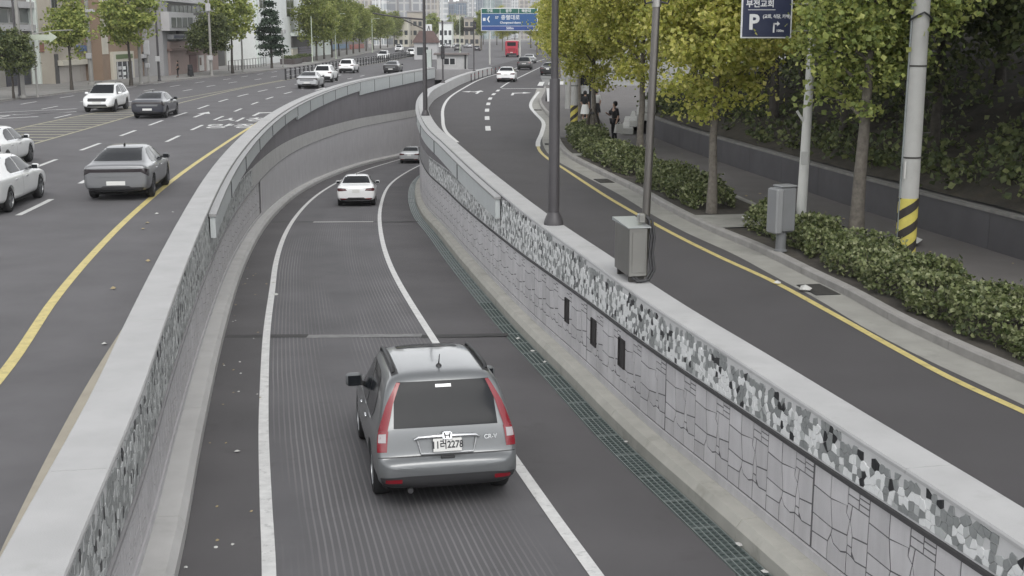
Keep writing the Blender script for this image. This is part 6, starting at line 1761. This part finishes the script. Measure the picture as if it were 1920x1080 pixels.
# D: brown building with the shop
D = Front('brown_building', -40.2, 189, 304, 12, 17, BROWN, 'brown brick building with a small cream shop at street level')
D.window(196, 217, -4, 23, 2); pw = D.part('poster', 198, 213, 3, 22, mat('poster_white', (.6, .58, .6), .7), .1); D.part('poster_print', 201, 210, 7, 14, mat('poster_ink', (.3, .18, .2), .7), .11, pw, .1)
D.window(240, 252, -4, 10, 1); D.window(262, 285, -10, 12, 2); D.part('cladding', 189, 200, -10, 100, CREAM, .06)
sh = D.part('shop_front', 203, 242, 95, 999, CREAM, .35); D.part('shop_sign', 208, 239, 100, 108, mat('shop_sign_green', (.10, .14, .06), .6), .40, sh, .3)
D.part('shop_glass', 208, 237, 113, 152, GLB, .40, sh, .3)
for k in range(4): D.part('glass_mullion', 208 + k * 9.4, 209 + k * 9.4, 113, 152, LGREY, .44, sh, .38)
rgs = random.Random(2)
for k in range(9): u_ = 210 + (k % 3) * 8; v_ = 122 + (k // 3) * 10; D.part('window_poster', u_, u_ + 4 + rgs.random() * 2, v_, v_ + 6, (LGREY, WHITE_B, GLG)[k % 3], .43, sh, .40)
D.part('roller_door', 244, 262, 108, 999, BMAT('roller_grey', (.26, .25, .24)), .1)
for k in range(6): D.part('roller_slat', 244, 262, 112 + k * 7, 113 + k * 7, GREY_B, .12)
D.part('low_wall', 268, 303, 128, 999, BMAT('stained_concrete', (.33, .31, .29)), .5); D.part('upper_band', 264, 303, 95, 112, DARK_B, .15); D.part('vent_box', 256, 270, 100, 107, LGREY, .5)
# E: grey modern building with cafe
E_ = Front('cafe_building', -38, 304, 397, 13, 17, GREY_B, 'grey modern building with strip windows above a pinkish cafe front')
E_.part('parapet_band', 306, 393, -18, 8, LGREY, .25); E_.part('window_strip', 316, 393, 10, 31, DARK_B, .05)
for k in range(9): E_.part('pane', 322 + k * 7.8, 328 + k * 7.8, 13, 26, GLG, .09)
E_.part('bay', 303, 350, 25, 58, LGREY, .9); E_.part('ribbed_panel', 351, 392, 31, 56, LGREY, .4)
for k in range(3): E_.part('panel_rib', 351, 392, 36 + k * 6, 37 + k * 6, GREY_B, .44)
for k in range(4): E_.part('pane', 307 + k * 10.6, 315.5 + k * 10.6, 34, 52, GLG, .95, None, .85)
E_.part('dark_band', 330, 392, 57, 75, DARK_B, .3); E_.part('small_sign', 313, 339, 64, 73, mat('sign_pale_grey', (.33, .33, .34), .6), .6); E_.part('sign_dark', 316, 336, 66, 71, NAVY, .64, None, .55)
E_.part('cafe_wall', 312, 403, 76, 999, PINK, .25); E_.part('cornice', 311, 403, 88, 92, BMAT('brown_trim', (.12, .085, .075)), .55)
sgn = E_.part('sign_oval', 342, 372, 78, 87, BMAT('brown_trim', (.12, .085, .075)), .38)
for k in range(5): E_.part('sign_letter', 344.5 + k * 5.2, 347.8 + k * 5.2, 80, 85, LGREY, .42, sgn, .36)
E_.part('awning', 344, 372, 93, 97, BMAT('brown_trim', (.12, .085, .075)), 1.0)
E_.part('door', 348, 361, 101, 999, BMAT('door_brown', (.10, .06, .055)), .34)
for (a, b) in ((364, 375), (379, 388)): E_.window(a, b, 100, 131, 1, mat('blind_white', (.5, .49, .47), .7)); 
for (a, b) in ((364, 375), (379, 388)): E_.part('shop_blind', a + 1, b - 1, 102, 130, mat('blind_white', (.5, .49, .47), .7), .36, None, .2)
E_.part('poster', 366, 369, 106, 120, mat('poster_brown', (.16, .11, .09), .7), .40, None, .3)
# F: dark recess and low grey building behind the trees
F_ = Front('recessed_building', -41.5, 402, 478, 10, 13, BMAT('olive_grey', (.20, .195, .18)), 'dull grey building set back behind the street trees')
F_.part('dark_opening', 404, 418, 78, 999, DARK_B, .1); F_.window(425, 440, -8, 14, 2); F_.window(448, 466, -8, 14, 2); F_.window(425, 440, 32, 52, 2); F_.window(448, 466, 32, 52, 2); F_.part('side_panel', 455, 476, 70, 999, WHITE_B, .12)
# G: white building
G_ = Front('white_building', -37.2, 478, 584, 14, 24, WHITE_B, 'white building with tall narrow windows and a grey garage')
G_.window(538, 552, -14, 33, 2, GLB, None, 3); G_.window(488, 500, -14, 18, 2, GLB, None, 2)
for (a, b) in ((17, 23), (25, 32), (37, 41)): G_.part('small_window', 568, 574, a, b, GLB, .08)
G_.window(503, 516, 75, 100, 1); aw = G_.part('awning', 545, 577, 62, 67, MINT, 1.2); G_.part('dark_front', 545, 580, 68, 87, DARK_B, .2); G_.part('garage_door', 557, 580, 87, 105, BMAT('garage_mauve', (.15, .14, .16)), .25)
for k in range(4): G_.part('garage_slat', 557, 580, 90 + k * 4, 90.8 + k * 4, DARK_B, .28)
G_.part('panel_door', 545, 555, 90, 999, CREAM, .2); G_.part('downpipe', 579, 580.5, -12, 62, DARK_B, .2)
for (a, b) in ((480, 482),): G_.part('column', a, b, -10, 999, MINT, .2)
# fence in front of the white building
wf_ = empty('picket_fence', (-34.8, 165, .12), 0, 'dark railing in front of the white building', 'fence')
for k in range(14): q = MB(); q.box(-.03, .03, -12 + k * 1.8, -11.93 + k * 1.8, 0, 1.25); q.build('picket', DARKSTEEL, wf_)
for zz in (.35, 1.2): q = MB(); q.box(-.02, .02, -12, 11.5, zz, zz + .05); q.build('rail', DARKSTEEL, wf_)
# H, further houses behind the row of trees
H_ = Front('pale_tower_house', -40, 585, 622, 14, 26, MINT, 'pale greenish tower house right of the white building')
for k in range(3): H_.window(603, 612, -20 + k * 14, -11 + k * 14, 2)
H2 = Front('shop_row', -46, 600, 690, 12, 9, BMAT('street_dull', (.2, .195, .19)), 'low dull shop row hidden behind the bright green trees')
for k in range(7): H2.part('shop_opening', 604 + k * 12, 613 + k * 12, 92, 104, (GLB, DARK_B, LGREY)[k % 3], .15)

def ac_unit(fr, u, v):
    y_ = fy(u, fr.X); z_ = fz(v, y_); q = MB(); q.cbox(0.05, .4, y_ - fr.ym - .42, y_ - fr.ym + .42, z_ - .35, z_ + .3, .03); o = q.build('air_conditioner', LGREY, fr.r)
    q = MB(); q.lathe([(.24, .40), (.24, .42)], 14, (0, y_ - fr.ym - .1, z_ - .03), 'x'); q.build('fan_grille', DARKSTEEL, o)
for fr, u, v in ((Cb, 135, 45), (Cb, 178, 92), (D, 225, 70), (D, 250, 60), (D, 232, 30), (F_, 444, 60), (A, 66, 80), (B, 92, 60), (G_, 530, 60), (G_, 560, 50)): ac_unit(fr, u, v)
for fr, u0, u1, v0, v1, c_ in ((Cb, 140, 170, 84, 94, (.10, .16, .30)), (D, 215, 236, 60, 68, (.35, .33, .12)), (D, 270, 300, 84, 93, (.30, .08, .07)), (A, -20, 28, 62, 72, (.08, .20, .12)), (F_, 424, 452, 64, 74, (.3, .3, .32)), (H2, 620, 650, 82, 90, (.12, .2, .3)), (H2, 655, 680, 82, 90, (.35, .12, .1))):
    fr.part('signboard', u0, u1, v0, v1, mat('signboard_%d_%d' % (u0, v0), c_, .5), .35)
# --- towers at the end of the street; their windows are far too small to tell apart
def tower_mat(n, c, g, su=3.0, sv=3.2, fr=.35):
    m = bpy.data.materials.new('tower_' + n); m.use_nodes = True; nn, l = m.node_tree.nodes, m.node_tree.links
    b = nn['Principled BSDF']; b.inputs['Roughness'].default_value = .55
    t = nn.new('ShaderNodeTexCoord'); mp = nn.new('ShaderNodeMapping'); mp.inputs['Rotation'].default_value = (math.pi / 2, 0, 0)
    l.new(t.outputs['Object'], mp.inputs[0])
    br = nn.new('ShaderNodeTexBrick'); br.offset = 0.0; br.inputs['Scale'].default_value = 1.0; br.inputs['Brick Width'].default_value = su; br.inputs['Row Height'].default_value = sv
    br.inputs['Mortar Size'].default_value = fr; br.inputs['Color1'].default_value = (*g, 1); br.inputs['Color2'].default_value = (*[x * 1.25 for x in g], 1); br.inputs['Mortar'].default_value = (*c, 1)
    l.new(mp.outputs[0], br.inputs[0]); l.new(br.outputs[0], b.inputs['Base Color']); return m
TM = [tower_mat('pale', (.46, .46, .455), (.25, .26, .28)), tower_mat('blue', (.20, .24, .29), (.11, .14, .18), 2.4, 3.2, .25), tower_mat('white', (.56, .56, .56), (.30, .32, .34), 4, 3.2, .6), tower_mat('beige', (.42, .39, .35), (.22, .21, .2), 3.5, 3.2, .55), tower_mat('teal', (.32, .38, .38), (.18, .23, .24), 2.6, 3.2, .3)]
ORD = ['first', 'second', 'third', 'fourth', 'fifth', 'sixth', 'seventh', 'eighth', 'ninth', 'tenth', 'eleventh', 'twelfth', 'thirteenth', 'fourteenth', 'fifteenth', 'sixteenth', 'seventeenth', 'eighteenth', 'nineteenth', 'twentieth']
tw = [(640, 668, 620, 60, 2), (664, 704, 560, 60, 3), (704, 731, 470, 30, 2), (729, 797, 480, 34, 0), (797, 826, 640, 60, 3), (822, 842, 760, 26, 2), (840, 857, 800, 23, 1), (858, 876, 830, 24, 1), (868, 884, 1100, 70, 0), (882, 894, 900, 44, 2), (893, 910, 1150, 90, 1), (908, 927, 1000, 60, 4), (925, 944, 1200, 90, 4), (942, 958, 1050, 50, 0), (956, 974, 1250, 100, 2), (972, 992, 950, 60, 3), (990, 1012, 1100, 80, 0), (1010, 1040, 700, 60, 3), (1036, 1075, 620, 50, 2), (1070, 1130, 680, 60, 0)]
for i, (u0, u1, Y, h, m) in enumerate(tw):
    x0, x1 = (u0 - 960) / 2300 * Y, (u1 - 960) / 2300 * Y
    r = empty('tower_block', ((x0 + x1) / 2, Y, 0), 0, 'hazy tower block on the skyline, %s counted from the left' % ORD[i], 'building', 'hazy towers on the skyline'); hw = (x1 - x0) / 2
    q = MB(); q.box(-hw, hw, 0, max(10, hw * 1.5), 0, h); q.build('wall', TM[m], r)
    q = MB(); q.box(-hw - .2, hw + .2, -.2, max(10, hw * 1.5) + .2, h, h + 1.2); q.box(-hw * .4, hw * .4, 2, 6, h + 1.2, h + 4); q.build('roof', CONC_GREY, r)
    for k in range(2 if i % 2 else 3):
        xx = -hw + (k + 1) * 2 * hw / (3 if i % 2 else 4); q = MB(); q.box(xx - hw * .05, xx + hw * .05, -.5, 0, 0, h - 1); q.build('facade_fin', (CONC_GREY, LGREY, WHITE_B)[i % 3], r)
# low blocks between the towers and the street
lowb = [(742, 770, 440, 9, 3), (768, 796, 450, 12, 0), (826, 850, 430, 8, 2), (848, 872, 520, 12, 3), (872, 900, 470, 10, 0), (1016, 1050, 330, 16, 3), (1046, 1090, 300, 14, 2)]
for i, (u0, u1, Y, h, m) in enumerate(lowb):
    x0, x1 = (u0 - 960) / 2300 * Y, (u1 - 960) / 2300 * Y; hw = (x1 - x0) / 2
    r = empty('low_block', ((x0 + x1) / 2, Y, 0), 0, 'low shop block near the street end, %s counted from the left' % ORD[i], 'building', 'low blocks at the street end')
    q = MB(); q.box(-hw, hw, 0, 10, 0, h); q.build('wall', (BEIGE_B, LGREY, WHITE_B, CREAM)[m], r); q = MB(); q.box(-hw - .2, hw + .2, -.3, 10.2, h, h + .5); q.build('roof', CONC_GREY, r)
    for fl in range(max(1, int(h / 3.3))):
        for k in range(3):
            xx = -hw + (k + .2) * 2 * hw / 3; q = MB(); q.box(xx, xx + hw * .42, -.06, 0, fl * 3.2 + .8, fl * 3.2 + 2.4); q.build('window', GLB, r)
# pavilion with brown roof beyond the booth
pv = empty('pavilion', (-15.6, 228, 0), 0, 'small pavilion with brown hipped roof behind the booth', 'pavilion')
q = MB(); q.box(-2.1, 2.1, -1.8, 1.8, 0, 3.0); q.build('wall', LGREY, pv)
q = MB(); q.add([(-2.5, -2.2, 3.0), (2.5, -2.2, 3.0), (2.5, 2.2, 3.0), (-2.5, 2.2, 3.0), (-1.2, -.6, 5.1), (1.3, -.6, 5.1), (1.3, .6, 5.1), (-1.2, .6, 5.1)], [(0, 3, 2, 1), (4, 5, 6, 7), (0, 1, 5, 4), (1, 2, 6, 5), (2, 3, 7, 6), (3, 0, 4, 7)]); q.build('roof', mat('roof_brown', (.105, .07, .065), .8, var=.15, vscale=1), pv)
q = MB(); q.box(-1.6, .4, -1.86, -1.8, .8, 2.2); q.build('window', GLB, pv)
ks = empty('shop_sign_panel', (-15.4, 232, 0), 0, 'white square sign panel with red border behind the pavilion', 'sign')
q = MB(); q.box(-.6, .6, -.06, .06, 4.6, 6.3); bd = q.build('panel', SWH, ks); q = MB(); q.box(-.6, .6, -.07, -.06, 4.6, 4.75); q.build('border', LAMP_R, bd)
q = MB(); q.add([(-.35, -.075, 4.95), (-.2, -.075, 4.95), (.08, -.075, 6.0), (-.08, -.075, 6.0), (.2, -.075, 4.95), (.35, -.075, 4.95)], [(0, 1, 2, 3), (4, 5, 2, 3)]); q.build('panel_mark', BLACKP, bd)
q = MB(); q.box(-.08, .08, 0, .16, 0, 4.6); q.build('post', DARKSTEEL, ks)

# --- median railing
mr_ = empty('median_railing', (-23, 127, 0), 0, 'low metal railing with dark posts along the median of the main street', 'railing')
RAILM = mat('railing_steel', (.28, .28, .28), .5, metal=.3)
y = 127.0; k = 0
while y < 275:
    xa, xb = MED_R(y) + .0, MED_R(y + 2.6)
    q = MB(); q.box(xa + 23 - .09, xa + 23 + .09, y - 127 - .06, y - 127 + .06, 0, 1.15); q.build('post', DARKSTEEL, mr_)
    for zz in (.35, .95):
        q = MB(); q.tube([(xa + 23, y - 127, zz), (xb + 23, y + 2.6 - 127, zz)], .035, 6); q.build('rail', RAILM, mr_)
    y += 2.6; k += 1
# --- poles and lamps on the left pavement
def plain_pole(name, x, y, h, r0, m, label, arm=None, cat='pole', box=None):
    r = empty(name, (x, y, .12), 0, label, cat, 'poles on the left pavement')
    q = MB(); q.lathe([(r0 * 1.5, 0), (r0 * 1.4, .15), (r0, .2), (r0 * .7, h)], 12); q.build('shaft', m, r, 40)
    if arm:
        q = MB(); q.tube([(0, 0, arm[2]), (arm[0] * .5, arm[1] * .5, arm[2] + .25), (arm[0], arm[1], arm[2] + .3)], [r0 * .6, r0 * .5, r0 * .4], 8); a = q.build('arm', m, r, 50)
        if len(arm) > 3: q = MB(); q.cbox(arm[0] - .1, arm[0] + .6, arm[1] - .15, arm[1] + .15, arm[2] + .22, arm[2] + .34, .03); q.build('lamp_head', m, a)
    if box:
        for (zz, w_, h_) in box: q = MB(); q.cbox(-w_ / 2, w_ / 2, -.35, -.1, zz, zz + h_, .03); q.build('attached_box', LGREY, r)
    return r
PG = mat('pole_pale_green', (.40, .45, .36), .6); PGR = mat('pole_grey', (.27, .265, .25), .75, var=.1, vscale=2, coords='object')
plain_pole('street_lamp', -31.9, 226, 8.2, .11, PG, 'pale green street lamp in front of the bright tree row', (1.3, 0, 7.7, 1), 'street lamp')
plain_pole('street_lamp', -32.0, 200, 7.2, .09, PG, 'slim pale post left of the bright tree row', None, 'street lamp')
plain_pole('utility_pole', -38.4, 113.5, 11, .22, PGR, 'thick concrete pole in front of the beige building', None, 'utility pole', [(2.3, .5, .5), (6.4, 1.6, .3)])
plain_pole('utility_pole', -35.3, 89.6, 10, .16, PGR, 'left-edge utility pole with pale boxes beside the dark tree', None, 'utility pole', [(1.9, .45, .7)])
plain_pole('utility_pole', -36.3, 91.5, 8, .11, LPM, 'dark slim pole left of the left-edge utility pole', None, 'utility pole', [(3.3, .7, .2)])
plain_pole('sign_pole', -34.5, 90.2, 7, .08, PGR, 'thin pole with arrow-shaped sign arm near the left edge', (2.6, .8, 4.5), 'sign pole')
plain_pole('signal_pole', -34.3, 117.5, 6.5, .10, PGR, 'pale pole with signal boxes in front of the brown building', None, 'signal pole', [(2.6, .5, 1.3), (1.4, .4, .4)])
plain_pole('utility_pole', -33.9, 113.6, 9, .16, PGR, 'concrete pole right of the olive tree trunk', None, 'utility pole')
plain_pole('utility_pole', -34.2, 120.6, 7, .13, LPM, 'dark pole with pale box left of the cafe', None, 'utility pole', [(1.9, .4, .5)])
plain_pole('utility_pole', -32.7, 135.5, 11, .15, PGR, 'pole with transformers right of the cafe', None, 'utility pole', [(6.9, .5, .8), (1.7, .5, .5)])
plain_pole('utility_pole', -32.2, 149.0, 6, .12, PGR, 'short pale pole right of the tall street tree', None, 'utility pole')
plain_pole('utility_pole', -31.4, 171.0, 5.0, .10, PGR, 'short pale pole right of the conifer', None, 'utility pole', [(3.6, .4, .5)])
plain_pole('street_lamp', -33.5, 300, 8.2, .11, PG, 'farther pale street lamp beyond the bright tree row', (1.3, 0, 7.7, 1), 'street lamp')
for i, (x, y, h, lab) in enumerate([(-26, 380, 9, 'far pale lamp left of the pavilion'), (-12.5, 300, 9, 'far pale lamp right of the booth'), (-20, 420, 10, 'far pale lamp above the pavilion')]): plain_pole('street_lamp', x, y, h, .12, PG, lab, (1.4, 0, h - .6, 1), 'street lamp')
sgA = MB(); sgA.add([(-.5, 0, 0), (2.2, 0, 0), (2.2, 0, -.25), (3.0, 0, .3), (2.2, 0, .85), (2.2, 0, .55), (-.5, 0, .55), (-.5, .04, 0), (2.2, .04, 0), (2.2, .04, -.25), (3.0, .04, .3), (2.2, .04, .85), (2.2, .04, .55), (-.5, .04, .55)], [(0, 1, 2, 3, 4, 5, 6), (13, 12, 11, 10, 9, 8, 7), (0, 7, 8, 1), (6, 5, 12, 13), (3, 10, 11, 4), (2, 9, 10, 3)])
o = sgA.build('arrow_board', mat('sign_pale_green', (.42, .46, .38), .6)); o.location = (-34.7, 89.6, 4.2); o.scale = (.72, .72, .72); tag(o, 'pale arrow-shaped sign board near the left edge', 'sign')
# dark planters on the far pavement corner
for i, (x, y, lab) in enumerate([(-33.6, 190, 'dark planter on the left pavement, nearer of two'), (-34.2, 205, 'dark planter on the left pavement, farther of two')]):
    r = empty('planter', (x, y, .12), 0, lab, 'planter', 'dark planters on the left pavement')
    q = MB(); q.cbox(-1.1, 1.1, -3.5, 3.5, 0, .8, .06); q.build('trough', mat('planter_dark', (.07, .06, .058), .8), r)
    q = MB(); rq = random.Random(i); leaf_cards(q, [(rq.uniform(-1, 1), rq.uniform(-3.3, 3.3), .8 + rq.random() * .35) for _ in range(700)], .2, rq, -.3); q.build('foliage', LEAF_D, r)
person(-35.3, 131.5, .13, R(-70), 'person in black standing by the cafe front', CB, CB, 'stand', 1.72)
sc_ = empty('covered_scooter', (-34.6, 134.0, .12), .3, 'dark covered scooter beside the person at the cafe', 'scooter')
q = MB(); q.add([(-.3, -.95, .1), (.3, -.95, .1), (.34, 0, .1), (.3, .95, .1), (-.3, .95, .1), (-.34, 0, .1), (-.14, -.8, .75), (.14, -.8, .75), (.2, 0, .85), (.24, .55, 1.25), (-.24, .55, 1.25), (-.2, 0, .85)], [(0, 1, 7, 6), (1, 2, 8, 7), (2, 3, 9, 8), (3, 4, 10, 9), (4, 5, 11, 10), (5, 0, 6, 11), (6, 7, 8, 11), (11, 8, 9, 10)]); q.build('cover', CB, sc_)
for yy in (-.6, .65): q = MB(); q.lathe([(.25, -.05), (.25, .05)], 14, (0, yy, .25), 'x'); q.build('wheel', TYRE, sc_)
# ================================================================== THE AIR OF AN OVERCAST DAY
hz = MB(); hz.box(-2600, 2600, -700, 5100, -12, 112)
hm = bpy.data.materials.new('haze_air'); hm.use_nodes = True
hn = hm.node_tree.nodes; hn.remove(hn['Principled BSDF'])
pv_ = hn.new('ShaderNodeVolumePrincipled')
pv_.inputs['Color'].default_value = (.93, .95, .97, 1); pv_.inputs['Density'].default_value = .0002
hm.node_tree.links.new(pv_.outputs[0], hn['Material Output'].inputs['Volume'])
tag(hz.build('haze', hm), kind='stuff')
